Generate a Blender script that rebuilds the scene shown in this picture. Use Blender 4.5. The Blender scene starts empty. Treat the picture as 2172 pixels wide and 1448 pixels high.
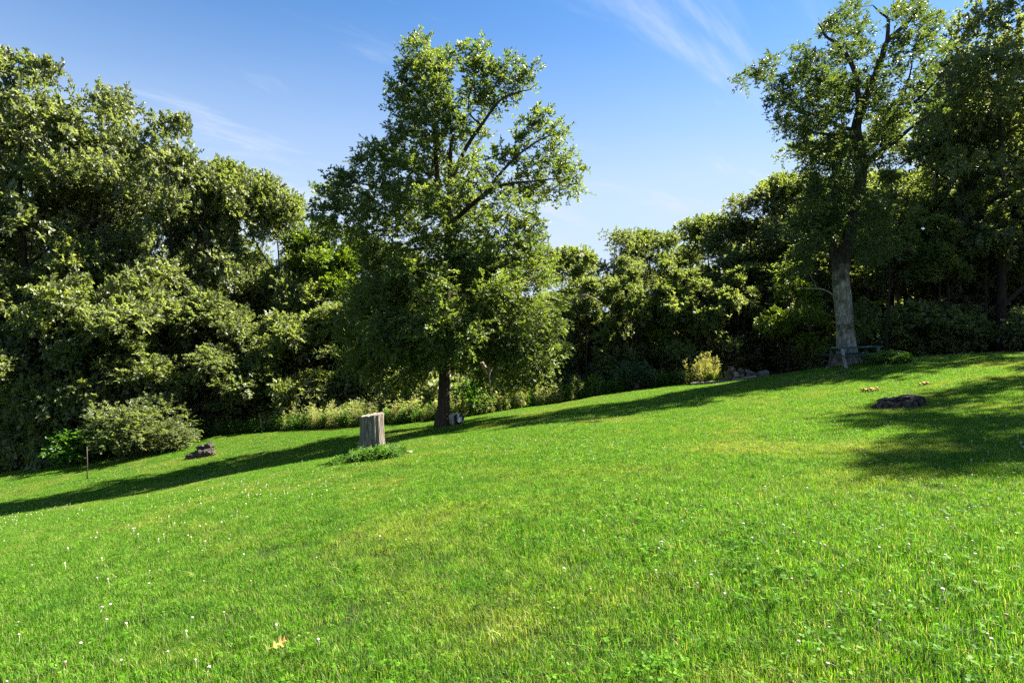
import bpy, bmesh, math, random
import numpy as np
from mathutils import Vector, Matrix, Euler

random.seed(7)
scene = bpy.context.scene
COL = scene.collection

# ------------------------------------------------------------------ camera
EYE = 1.6
F = 20.0 / 36.0 * 2172.0            # focal length in photo pixels
cam_d = bpy.data.cameras.new("camera")
cam_d.lens = 20.0
cam_d.sensor_width = 36.0
cam_d.clip_start = 0.05
cam_d.clip_end = 2000.0
cam = bpy.data.objects.new("camera", cam_d)
COL.objects.link(cam)
cam.location = (0, 0, EYE)
cam.rotation_euler = (math.radians(90), 0, 0)
scene.camera = cam

# ------------------------------------------------------------------ light
SUN_EL = 47.0
SUN_AZ = 66.0                        # degrees clockwise from +Y (straight ahead)
sun_dir = Vector((math.sin(math.radians(SUN_AZ)) * math.cos(math.radians(SUN_EL)),
                  math.cos(math.radians(SUN_AZ)) * math.cos(math.radians(SUN_EL)),
                  math.sin(math.radians(SUN_EL))))
sl = bpy.data.lights.new("sun", 'SUN')
sl.energy = 5.0
sl.angle = math.radians(0.53)
sl.color = (1.0, 0.94, 0.84)
so = bpy.data.objects.new("sun", sl)
COL.objects.link(so)
so.location = (30, 12, 40)
so.rotation_euler = sun_dir.to_track_quat('Z', 'Y').to_euler()

world = bpy.data.worlds.new("World")
scene.world = world
world.use_nodes = True
wn, wl = world.node_tree.nodes, world.node_tree.links
wn.clear()
w_out = wn.new('ShaderNodeOutputWorld')
w_bg = wn.new('ShaderNodeBackground')
w_bg.inputs['Strength'].default_value = 0.05
w_sky = wn.new('ShaderNodeTexSky')
w_sky.sky_type = 'NISHITA'
w_sky.sun_disc = False
w_sky.sun_elevation = math.radians(SUN_EL)
w_sky.sun_rotation = math.radians(SUN_AZ)
w_sky.altitude = 200.0
w_sky.air_density = 1.0
w_sky.dust_density = 0.0
w_sky.ozone_density = 1.6
CLX, CLY, CMX = 1.22, 1.91, 13.27
# thin cirrus, laid on a flat layer high overhead
w_tc = wn.new('ShaderNodeTexCoord')
w_sep = wn.new('ShaderNodeSeparateXYZ')
wl.new(w_tc.outputs['Generated'], w_sep.inputs[0])
def wmath(op, a, b=None, clamp=False):
    n = wn.new('ShaderNodeMath'); n.operation = op; n.use_clamp = clamp
    for i, v in enumerate((a, b)):
        if v is None: continue
        if isinstance(v, (int, float)): n.inputs[i].default_value = v
        else: wl.new(v, n.inputs[i])
    return n.outputs[0]
w_z = wmath('ADD', wmath('MAXIMUM', w_sep.outputs[2], 0.0), 0.16)
w_u = wmath('DIVIDE', w_sep.outputs[0], w_z)
w_v = wmath('DIVIDE', w_sep.outputs[1], w_z)
w_comb = wn.new('ShaderNodeCombineXYZ')
wl.new(w_u, w_comb.inputs[0]); wl.new(w_v, w_comb.inputs[1])
def wnoise(scale, loc, rot, scl, detail, dist, rough=0.55, kind='POINT'):
    m = wn.new('ShaderNodeMapping')
    m.vector_type = kind
    m.inputs['Location'].default_value = loc
    m.inputs['Rotation'].default_value = (0, 0, rot)
    m.inputs['Scale'].default_value = scl
    wl.new(w_comb.outputs[0], m.inputs[0])
    n = wn.new('ShaderNodeTexNoise')
    n.inputs['Scale'].default_value = scale
    n.inputs['Detail'].default_value = detail
    n.inputs['Roughness'].default_value = rough
    n.inputs['Distortion'].default_value = dist
    wl.new(m.outputs[0], n.inputs['Vector'])
    return n.outputs[0]
def wramp(v, lo, hi):
    n = wn.new('ShaderNodeMapRange'); n.interpolation_type = 'SMOOTHSTEP'
    n.inputs[1].default_value = lo; n.inputs[2].default_value = hi
    wl.new(v, n.inputs[0]); return n.outputs[0]
w_wisp = wramp(wnoise(1.0, (CLX, CLY, 0), math.radians(41), (1.9, 0.55, 1), 7.0, 0.5, 0.62, 'TEXTURE'), 0.50, 0.74)
w_mask = wramp(wnoise(0.55, (CMX, 2.853, 0), 0.3, (1, 1, 1), 2.0, 0.2), 0.35, 0.57)
w_cloud = wmath('MULTIPLY', wmath('MULTIPLY', w_wisp, w_mask), 0.8)
w_low = wmath('MULTIPLY', wramp(w_sep.outputs[2], 0.54, 0.10), 0.92)     # the thin veil thickens towards the horizon
w_veil = wmath('MULTIPLY', w_low, wmath('ADD', wmath('MULTIPLY', wnoise(0.35, (1.0, 5.0, 0), 0.2, (1, 1.4, 1), 3.0, 0.3), 1.1), 0.44))
w_fac = wmath('ADD', w_cloud, w_veil, clamp=True)
w_mix = wn.new('ShaderNodeMix'); w_mix.data_type = 'RGBA'
wl.new(w_fac, w_mix.inputs[0])
w_tint = wn.new('ShaderNodeMix'); w_tint.data_type = 'RGBA'; w_tint.blend_type = 'MULTIPLY'
w_tint.inputs[0].default_value = 1.0
w_tint.inputs[7].default_value = (0.40, 0.63, 0.80, 1)
wl.new(w_sky.outputs[0], w_tint.inputs[6])
wl.new(w_tint.outputs[2], w_mix.inputs[6])
w_mix.inputs[7].default_value = (2.75, 3.2, 3.9, 1)
wl.new(w_mix.outputs[2], w_bg.inputs['Color'])
wl.new(w_bg.outputs[0], w_out.inputs['Surface'])

scene.view_settings.view_transform = 'Standard'
scene.view_settings.look = 'None'
scene.view_settings.exposure = 2.42
scene.view_settings.gamma = 1.0
scene.view_settings.use_curve_mapping = False
scene.render.engine = 'CYCLES'
cy = scene.cycles
cy.max_bounces = 10
cy.diffuse_bounces = 8
cy.glossy_bounces = 2
cy.transmission_bounces = 3
cy.transparent_max_bounces = 4
cy.use_denoising = False
cy.caustics_reflective = False
cy.caustics_refractive = False

# ------------------------------------------------------------------ ground shape
def ctl(px, py, d):
    return ((px - 1086) / F * d, d, EYE - (py - 724) / F * d)
CP = [ctl(790, 968, 13), ctl(940, 905, 22), ctl(930, 893, 27), ctl(0, 1003, 28), ctl(450, 925, 30),
      ctl(610, 912, 30), ctl(185, 1018, 22), ctl(430, 969, 24), ctl(1200, 852, 30), ctl(1330, 829, 30),
      ctl(1560, 809, 28), ctl(1800, 772, 24), ctl(2172, 758, 20), ctl(1900, 866, 13), ctl(1480, 814, 28.5),
      ctl(0, 1448, 3.3), ctl(1086, 1448, 2.66), ctl(2172, 1448, 2.42), ctl(1690, 790, 26.5), ctl(424, 1008, 20), ctl(0, 1070, 18.5),
      (0, 0, 0.02), (-5, -4, -0.3), (6, -4, 0.5), (-45, 20, -7.2), (-60, 45, -8.0), (-35, 50, -6.4), (-12, 55, -4.0),
      (8, 55, -1.6), (22, 45, 0.4), (40, 40, 1.8), (45, 15, 2.4), (60, 60, 2.5), (-60, 0, -6.5), (50, -15, 2.5),
      (0, -30, 1.0), (-40, -30, -3), (0, 90, -2.5), (60, 90, 2.0), (-60, 90, -7)]
CP = np.array(CP)
def tps(r2):
    return np.where(r2 > 1e-9, 0.5 * r2 * np.log(np.maximum(r2, 1e-9)), 0.0)
def _fit():
    n = len(CP)
    d2 = ((CP[:, None, :2] - CP[None, :, :2]) ** 2).sum(-1)
    A = np.zeros((n + 3, n + 3))
    A[:n, :n] = tps(d2) + np.eye(n) * 2.0
    A[:n, n] = 1; A[:n, n + 1:] = CP[:, :2]
    A[n, :n] = 1; A[n + 1:, :n] = CP[:, :2].T
    b = np.zeros(n + 3); b[:n] = CP[:, 2]
    return np.linalg.solve(A, b)
TW = _fit()
def gzs(x, y):
    x = np.asarray(x, float); y = np.asarray(y, float)
    sh = x.shape
    xf = np.clip(x.ravel(), -85, 85); yf = np.clip(y.ravel(), -40, 110)
    d2 = (xf[:, None] - CP[None, :, 0]) ** 2 + (yf[:, None] - CP[None, :, 1]) ** 2
    z = tps(d2) @ TW[:len(CP)] + TW[-3] + TW[-2] * xf + TW[-1] * yf
    z += 0.02 * np.sin(xf * 1.3 + 0.5 * yf) * np.cos(yf * 0.9 - 0.3 * xf)
    return z.reshape(sh)
def gz(x, y):
    return float(gzs(np.array([x]), np.array([y]))[0])
def gnormal(x, y):
    e = 0.15
    return Vector((-(gz(x + e, y) - gz(x - e, y)) / (2 * e), -(gz(x, y + e) - gz(x, y - e)) / (2 * e), 1)).normalized()
def at(px, d):
    x = (px - 1086) / F * d
    return Vector((x, d, gz(x, d)))
def P(px, py, d):
    return Vector(((px - 1086) / F * d, d, EYE - (py - 724) / F * d))
# far edge of the mown lawn: pixel column -> distance
EDGE = [(-900, 26), (0, 28), (450, 30), (610, 30), (940, 27.3), (1200, 30), (1400, 30), (1560, 28.4), (1700, 27), (1850, 26), (2000, 25), (2172, 22.5), (2600, 19)]
EX = np.array([(p - 1086) / F for p, d in EDGE]); ED = np.array([d for p, d in EDGE])
def edge_d(x, y):
    return np.interp(np.asarray(x) / np.maximum(np.asarray(y), 0.3), EX, ED)

# ------------------------------------------------------------------ materials
def nodes_of(name):
    m = bpy.data.materials.new(name)
    m.use_nodes = True
    nt = m.node_tree
    nt.nodes.clear()
    return m, nt.nodes, nt.links
def ramp(n, l, src, stops):
    r = n.new('ShaderNodeValToRGB')
    e = r.color_ramp.elements
    while len(e) < len(stops): e.new(0.5)
    for i, (p, c) in enumerate(stops):
        e[i].position = p; e[i].color = (*c, 1)
    l.new(src, r.inputs[0])
    return r.outputs[0]
def noise_at(n, l, vec, scale, detail=4, rough=0.55, dist=0.0):
    t = n.new('ShaderNodeTexNoise')
    t.inputs['Scale'].default_value = scale; t.inputs['Detail'].default_value = detail
    t.inputs['Roughness'].default_value = rough; t.inputs['Distortion'].default_value = dist
    l.new(vec, t.inputs['Vector'])
    return t.outputs[0]
def mapped(n, l, vec, scale):
    m = n.new('ShaderNodeMapping'); m.inputs['Scale'].default_value = scale
    l.new(vec, m.inputs[0]); return m.outputs[0]
def mixc(n, l, fac, a, b, mode='MIX'):
    m = n.new('ShaderNodeMix'); m.data_type = 'RGBA'; m.blend_type = mode
    for i, v in ((0, fac), (6, a), (7, b)):
        if isinstance(v, (int, float)): m.inputs[i].default_value = v
        elif isinstance(v, tuple): m.inputs[i].default_value = (*v, 1)
        else: l.new(v, m.inputs[i])
    return m.outputs[2]

def leaf_mat(name, dark, mid, light, rough=0.42, trans=0.50, tcol=1.8, spec=0.5, accent=None):
    m, n, l = nodes_of(name)
    out = n.new('ShaderNodeOutputMaterial')
    a = n.new('ShaderNodeAttribute'); a.attribute_name = 'tint'
    oi = n.new('ShaderNodeObjectInfo')
    add = n.new('ShaderNodeMath'); add.operation = 'MULTIPLY_ADD'
    l.new(oi.outputs['Random'], add.inputs[0]); add.inputs[1].default_value = 0.22
    l.new(a.outputs['Fac'], add.inputs[2])
    sub = n.new('ShaderNodeMath'); sub.operation = 'SUBTRACT'; l.new(add.outputs[0], sub.inputs[0]); sub.inputs[1].default_value = 0.11
    stops = [(0.0, dark), (0.5, mid), (0.93, light)]
    if accent: stops.append((1.0, accent))
    col = ramp(n, l, sub.outputs[0], stops)
    pb = n.new('ShaderNodeBsdfPrincipled')
    l.new(col, pb.inputs['Base Color'])
    pb.inputs['Roughness'].default_value = rough
    pb.inputs['Specular IOR Level'].default_value = spec
    tr = n.new('ShaderNodeBsdfTranslucent')
    tc = mixc(n, l, 1.0, col, (tcol * 1.05, tcol * 1.08, tcol * 0.45), 'MULTIPLY')
    l.new(tc, tr.inputs['Color'])
    mx = n.new('ShaderNodeMixShader'); mx.inputs[0].default_value = trans
    l.new(pb.outputs[0], mx.inputs[1]); l.new(tr.outputs[0], mx.inputs[2])
    l.new(mx.outputs[0], out.inputs['Surface'])
    return m

def bark_mat(name, dark, light, scale=9.0, moss=None, zs=0.22, bump=0.5, extra=None, pale_to=None):
    m, n, l = nodes_of(name)
    out = n.new('ShaderNodeOutputMaterial')
    tc = n.new('ShaderNodeTexCoord')
    v = mapped(n, l, tc.outputs['Object'], (1, 1, zs))
    f1 = noise_at(n, l, v, scale, 8, 0.65, 0.4)
    vo = n.new('ShaderNodeTexVoronoi'); vo.feature = 'DISTANCE_TO_EDGE'; vo.inputs['Scale'].default_value = scale * 1.3
    l.new(v, vo.inputs['Vector'])
    mul = n.new('ShaderNodeMath'); mul.operation = 'MULTIPLY_ADD'
    l.new(vo.outputs['Distance'], mul.inputs[0]); mul.inputs[1].default_value = 0.9; l.new(f1, mul.inputs[2])
    col = ramp(n, l, mul.outputs[0], [(0.32, dark), (0.62, tuple((a + b) / 2 for a, b in zip(dark, light))), (0.95, light)])
    f2 = noise_at(n, l, tc.outputs['Object'], 2.2, 5, 0.6)
    if moss:
        col = mixc(n, l, ramp(n, l, f2, [(0.5, (0, 0, 0)), (0.68, (0.8, 0.8, 0.8))]), col, moss)
    if extra:
        f3 = noise_at(n, l, tc.outputs['Object'], 14.0, 4, 0.6)
        col = mixc(n, l, ramp(n, l, f3, [(0.55, (0, 0, 0)), (0.7, (0.7, 0.7, 0.7))]), col, extra)
    if pale_to:      # pale colour low on the trunk gives way patchily to dark upwards
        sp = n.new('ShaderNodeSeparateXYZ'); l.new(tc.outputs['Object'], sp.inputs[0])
        mr = n.new('ShaderNodeMapRange'); mr.inputs[1].default_value = pale_to[0]; mr.inputs[2].default_value = pale_to[1]
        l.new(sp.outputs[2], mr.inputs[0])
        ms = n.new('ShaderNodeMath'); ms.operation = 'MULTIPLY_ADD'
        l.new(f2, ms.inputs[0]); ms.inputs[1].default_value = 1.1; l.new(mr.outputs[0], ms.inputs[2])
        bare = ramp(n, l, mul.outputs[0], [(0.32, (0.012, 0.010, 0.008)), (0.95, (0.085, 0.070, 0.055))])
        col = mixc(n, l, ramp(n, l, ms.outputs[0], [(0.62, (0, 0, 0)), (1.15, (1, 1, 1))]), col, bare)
    pb = n.new('ShaderNodeBsdfPrincipled'); pb.inputs['Roughness'].default_value = 0.9
    pb.inputs['Specular IOR Level'].default_value = 0.15
    l.new(col, pb.inputs['Base Color'])
    bp = n.new('ShaderNodeBump'); bp.inputs['Strength'].default_value = bump; bp.inputs['Distance'].default_value = 0.03
    l.new(mul.outputs[0], bp.inputs['Height']); l.new(bp.outputs[0], pb.inputs['Normal'])
    l.new(pb.outputs[0], out.inputs['Surface'])
    return m

def plain_mat(name, c1, c2, scale=12.0, rough=0.7, zs=1.0, bump=0.15):
    m, n, l = nodes_of(name)
    out = n.new('ShaderNodeOutputMaterial')
    tc = n.new('ShaderNodeTexCoord')
    v = mapped(n, l, tc.outputs['Object'], (1, 1, zs))
    f = noise_at(n, l, v, scale, 6, 0.65)
    col = ramp(n, l, f, [(0.3, c1), (0.7, c2)])
    pb = n.new('ShaderNodeBsdfPrincipled'); pb.inputs['Roughness'].default_value = rough
    pb.inputs['Specular IOR Level'].default_value = 0.25
    l.new(col, pb.inputs['Base Color'])
    bp = n.new('ShaderNodeBump'); bp.inputs['Strength'].default_value = bump; bp.inputs['Distance'].default_value = 0.01
    l.new(f, bp.inputs['Height']); l.new(bp.outputs[0], pb.inputs['Normal'])
    l.new(pb.outputs[0], out.inputs['Surface'])
    return m

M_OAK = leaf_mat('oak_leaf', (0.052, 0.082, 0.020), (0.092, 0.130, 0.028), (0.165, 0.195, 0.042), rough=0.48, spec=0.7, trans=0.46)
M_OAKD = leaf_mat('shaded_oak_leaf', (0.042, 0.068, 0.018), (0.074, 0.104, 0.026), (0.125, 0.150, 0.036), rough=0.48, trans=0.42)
M_DARK = leaf_mat('dark_leaf', (0.076, 0.098, 0.040), (0.118, 0.142, 0.060), (0.175, 0.192, 0.092), rough=0.48, spec=0.85)
M_MID = leaf_mat('mid_leaf', (0.078, 0.106, 0.034), (0.122, 0.154, 0.050), (0.185, 0.205, 0.075), rough=0.48, spec=0.75)
M_PALE = leaf_mat('pale_leaf', (0.065, 0.090, 0.036), (0.115, 0.142, 0.060), (0.200, 0.220, 0.100), rough=0.42)
M_YEL = leaf_mat('yellowish_leaf', (0.060, 0.100, 0.012), (0.100, 0.150, 0.016), (0.180, 0.200, 0.022), rough=0.45, trans=0.45)
M_BLUE = leaf_mat('bluish_leaf', (0.045, 0.072, 0.038), (0.075, 0.110, 0.060), (0.12, 0.16, 0.09), rough=0.5)
M_WEED = leaf_mat('weed_leaf', (0.125, 0.155, 0.045), (0.225, 0.245, 0.085), (0.400, 0.385, 0.190), rough=0.5, trans=0.42)
M_GOLD = leaf_mat('goldenrod_leaf', (0.130, 0.150, 0.040), (0.240, 0.240, 0.075), (0.400, 0.370, 0.150), rough=0.5, trans=0.4)
M_RUST = leaf_mat('rust_leaf', (0.09, 0.030, 0.012), (0.16, 0.050, 0.018), (0.22, 0.090, 0.025), rough=0.5)
M_FERN = leaf_mat('fern_leaf', (0.035, 0.085, 0.012), (0.060, 0.140, 0.018), (0.110, 0.190, 0.028), rough=0.5)
M_BARK = bark_mat('brown_bark', (0.020, 0.014, 0.010), (0.095, 0.068, 0.045))
M_BARKD = bark_mat('dark_bark', (0.012, 0.010, 0.008), (0.060, 0.048, 0.036))
M_BARKG = bark_mat('grey_bark', (0.055, 0.048, 0.042), (0.40, 0.36, 0.31), scale=8, moss=(0.075, 0.075, 0.035), zs=0.3, bump=0.9, extra=(0.34, 0.32, 0.28), pale_to=(3.0, 6.0))
M_DEAD = bark_mat('dead_wood', (0.10, 0.075, 0.055), (0.36, 0.29, 0.22), scale=16, zs=0.1)
M_STUMP = bark_mat('weathered_stump', (0.028, 0.022, 0.017), (0.30, 0.255, 0.205), scale=15, zs=0.11, bump=1.0, moss=(0.16, 0.12, 0.085), extra=(0.11, 0.085, 0.062))
M_CUT = plain_mat('cut_wood', (0.12, 0.10, 0.075), (0.28, 0.24, 0.185), 14, 0.9)
M_ROT = bark_mat('rotten_wood', (0.012, 0.010, 0.009), (0.105, 0.085, 0.072), scale=14, zs=0.5, bump=0.9, extra=(0.19, 0.15, 0.11))
M_SPLIT = bark_mat('splintered_wood', (0.14, 0.09, 0.06), (0.40, 0.30, 0.22), scale=18, zs=0.08)

# ------------------------------------------------------------------ mesh helpers
def set_props(o, label=None, cat=None, group=None, kind=None):
    if label: o['label'] = label
    if cat: o['category'] = cat
    if group: o['group'] = group
    if kind: o['kind'] = kind
    return o
def root_at(name, loc, label, cat, group=None, rz=0.0):
    o = bpy.data.objects.new(name, None)
    o.empty_display_size = 0.3
    o.location = loc
    o.rotation_euler = (0, 0, rz)
    COL.objects.link(o)
    return set_props(o, label, cat, group)
def link(name, mesh, parent=None, **kw):
    o = bpy.data.objects.new(name, mesh)
    COL.objects.link(o)
    if parent is not None: o.parent = parent
    return set_props(o, **kw)
class MB:
    """collects tubes and solids, builds one mesh"""
    def __init__(self): self.v = []; self.f = []
    def add(self, verts, faces):
        b = len(self.v)
        self.v.extend([tuple(p) for p in verts])
        self.f.extend([tuple(i + b for i in f) for f in faces])
    def tube(self, path, radii, sides=6, rough=0.0, rng=None, cap=True):
        n = len(path); verts = []; faces = []
        prev = None
        for i in range(n):
            p = Vector(path[i])
            t = (Vector(path[min(i + 1, n - 1)]) - Vector(path[max(i - 1, 0)]))
            if t.length < 1e-6: t = Vector((0, 0, 1))
            t.normalize()
            ref = prev if prev is not None else (Vector((1, 0, 0)) if abs(t.x) < 0.9 else Vector((0, 1, 0)))
            u = (ref - t * ref.dot(t))
            if u.length < 1e-6: u = t.orthogonal()
            u.normalize(); w = t.cross(u); prev = u
            for k in range(sides):
                a = 2 * math.pi * k / sides
                r = radii[i] * (1 + (rng.uniform(-rough, rough) if rng and rough else 0))
                verts.append(p + (u * math.cos(a) + w * math.sin(a)) * r)
        for i in range(n - 1):
            for k in range(sides):
                a = i * sides + k; b = i * sides + (k + 1) % sides
                faces.append((a, b, b + sides, a + sides))
        if cap:
            faces.append(tuple(range(sides))[::-1])
            faces.append(tuple((n - 1) * sides + k for k in range(sides)))
        self.add(verts, faces)
    def box(self, c, s, M=None):
        x, y, z = (s[0] / 2, s[1] / 2, s[2] / 2)
        vs = [Vector((sx * x, sy * y, sz * z)) for sx in (-1, 1) for sy in (-1, 1) for sz in (-1, 1)]
        if M is not None: vs = [M @ p for p in vs]
        vs = [p + Vector(c) for p in vs]
        self.add(vs, [(0, 1, 3, 2), (4, 6, 7, 5), (0, 4, 5, 1), (2, 3, 7, 6), (0, 2, 6, 4), (1, 5, 7, 3)])
    def mesh(self, name, mat, smooth=True):
        me = bpy.data.meshes.new(name)
        me.from_pydata(self.v, [], self.f)
        me.materials.append(mat)
        if smooth: me.polygons.foreach_set('use_smooth', [True] * len(me.polygons))
        me.update()
        return me
def np_mesh(name, verts, tris, mat, tint=None, quads=None):
    me = bpy.data.meshes.new(name)
    me.vertices.add(len(verts))
    me.vertices.foreach_set('co', np.ascontiguousarray(verts, np.float32).ravel())
    me.loops.add(tris.size)
    me.loops.foreach_set('vertex_index', np.ascontiguousarray(tris, np.int32).ravel())
    k = tris.shape[1]
    me.polygons.add(len(tris))
    me.polygons.foreach_set('loop_start', np.arange(0, tris.size, k, dtype=np.int32))
    if tint is not None:
        at_ = me.attributes.new('tint', 'FLOAT', 'POINT')
        at_.data.foreach_set('value', np.ascontiguousarray(tint, np.float32))
    me.materials.append(mat)
    me.update(calc_edges=True)
    return me
def unit(a):
    return a / np.maximum(np.linalg.norm(a, axis=-1, keepdims=True), 1e-9)

# ------------------------------------------------------------------ foliage
def spray_crown(rng, C, R, n_spray, n_leaf, L, mat, name, centre=None, flat=0.8, wide=0.30, up=0.05, droop=0.25, shape='kite', core=2.0):
    """leaves set on short sprays that fill every clump (centre C, radius R)"""
    C = np.asarray(C, float); R = np.asarray(R, float)
    K = len(C)
    vol = (R / R.mean()) ** 2
    ns = np.maximum(3, np.round(n_spray * vol)).astype(int)
    idx = np.repeat(np.arange(K), ns)
    S = len(idx)
    u = unit(rng.normal(size=(S, 3)))
    rad = rng.random(S) ** (1 / core)
    off = u * rad[:, None] * R[idx][:, None]
    off[:, 2] *= flat
    base = C[idx] + off
    cen = C.mean(0) if centre is None else np.asarray(centre)
    co = unit(base - cen)
    d = unit(0.6 * u + 0.45 * co + 0.45 * rng.normal(size=(S, 3)) + np.array([0, 0, up]))
    upv = np.array([0, 0, 1.0]) + rng.normal(size=(S, 3)) * 0.35
    side = unit(np.cross(d, upv))
    nrm = np.cross(side, d)
    Ls = L * rng.uniform(1.8, 3.4, S)
    j = np.arange(n_leaf)
    t = (j + 0.5) / n_leaf
    sgn = np.where(j % 2 == 0, 1.0, -1.0)
    pos = base[:, None, :] + d[:, None, :] * (Ls[:, None] * t)[..., None] - np.array([0, 0, 1.0]) * (droop * Ls[:, None] * t ** 2)[..., None]
    ang = rng.uniform(0.5, 1.35, (S, n_leaf))
    ld = d[:, None, :] * np.cos(ang)[..., None] + side[:, None, :] * (np.sin(ang) * sgn)[..., None] + 0.35 * rng.normal(size=(S, n_leaf, 3))
    ld = unit(ld)
    ln = nrm[:, None, :] + 0.45 * rng.normal(size=(S, n_leaf, 3))
    lw = unit(np.cross(ln, ld)); ln = np.cross(ld, lw)
    sz = (L * rng.uniform(0.65, 1.25, (S, n_leaf)))[..., None]
    fold = rng.uniform(0.02, 0.16, (S, n_leaf))[..., None]
    curl = rng.uniform(-0.05, 0.3, (S, n_leaf))[..., None]
    if shape == 'kite':
        p0 = pos
        p1 = pos + (ld * 0.48 + lw * wide + ln * fold) * sz
        p2 = pos + (ld - ln * curl) * sz
        p3 = pos + (ld * 0.48 - lw * wide + ln * fold) * sz
        V = np.stack([p0, p1, p2, p3], axis=2).reshape(-1, 3)
        N = S * n_leaf
        b = (np.arange(N) * 4)[:, None]
        T = np.concatenate([b + np.array([[0, 1, 2]]), b + np.array([[0, 2, 3]])], 0)
        nv = 4
    else:   # lobed: deep side lobes, three points to a side
        pts = [(0, 0, 0), (0.30, 0.24, 0.6), (0.40, 0.09, 0.2), (0.66, 0.33, 0.9), (0.70, 0.10, 0.2), (1.0, 0.0, -1)]
        vs = []
        for (a, w_, f_) in pts:
            vs.append(pos + (ld * a + lw * w_ * wide / 0.3 + ln * (fold * f_ if f_ >= 0 else -curl)) * sz)
        for (a, w_, f_) in pts[1:5]:
            vs.append(pos + (ld * a - lw * w_ * wide / 0.3 + ln * fold * f_) * sz)
        V = np.stack(vs, axis=2).reshape(-1, 3)
        N = S * n_leaf; nv = 10
        b = (np.arange(N) * nv)[:, None]
        tri = [(0, 1, 2), (0, 2, 5), (2, 3, 4), (2, 4, 5), (0, 6, 7), (0, 7, 5), (7, 8, 9), (7, 9, 5)]
        T = np.concatenate([b + np.array([q]) for q in tri], 0)
    ct = rng.random(K)[idx]
    tint = 0.34 * ct[:, None] + 0.20 * rng.random(S)[:, None] + 0.46 * rng.random((S, n_leaf))
    return np_mesh(name, V, T, mat, np.repeat(tint.ravel(), nv))

def grow(rng, mb, skel, clumps, thin=0.016, sides=5, steps=5, tip=0.008, bend=0.12):
    """joins every clump to the nearest good place on the limbs with a curved branch"""
    pos = [Vector(p) for p, r in skel]; rad = [r for p, r in skel]
    P_ = np.array([tuple(p) for p in pos]); R_ = np.array(rad)
    rem = [Vector(c) for c in clumps]
    order = sorted(range(len(rem)), key=lambda i: min((rem[i] - p).length for p in pos))
    for i in order:
        c = np.array(rem[i])
        dv = c[None, :] - P_
        dist = np.linalg.norm(dv, axis=1)
        cost = dist * (1 + 0.9 * np.clip(-(dv[:, 2] - 0.15 * dist) / np.maximum(dist, 1e-6), 0, 1)) - 0.6 * np.minimum(R_, 0.06) / 0.06 * 0.3
        k = int(np.argmin(cost))
        a = Vector(P_[k]); b = Vector(c); L = (b - a).length
        if L < 0.12: continue
        mid = (a + b) / 2 + Vector((rng.normal() * bend * L * 0.6, rng.normal() * bend * L * 0.6, bend * L * rng.uniform(-0.3, 1.0)))
        r0 = min(R_[k] * 0.72, thin * (0.55 + 0.6 * L))
        path = []; rr = []
        for s in range(steps + 1):
            t = s / steps
            q = a * (1 - t) ** 2 + mid * (2 * t * (1 - t)) + b * t ** 2
            if 0 < s < steps: q = q + Vector(rng.normal(size=3)) * 0.02 * L
            path.append(q); rr.append(r0 * (1 - t) + tip * t)
        mb.tube(path, rr, sides, cap=False)
        P_ = np.vstack([P_, [tuple(q) for q in path[1:]]]); R_ = np.concatenate([R_, rr[1:]])

def limb_pts(path, r0, r1, sub=3):
    pts = [Vector(p) for p in path]; out = []
    n = len(pts)
    for i in range(n - 1):
        p0 = pts[max(i - 1, 0)]; p1 = pts[i]; p2 = pts[i + 1]; p3 = pts[min(i + 2, n - 1)]
        for s in range(sub):
            t = s / sub
            q = 0.5 * ((2 * p1) + (p2 - p0) * t + (2 * p0 - 5 * p1 + 4 * p2 - p3) * t ** 2 + (-p0 + 3 * p1 - 3 * p2 + p3) * t ** 3)
            out.append(q)
    out.append(pts[-1])
    m = len(out)
    return out, [r0 + (r1 - r0) * (i / (m - 1)) for i in range(m)]

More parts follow.
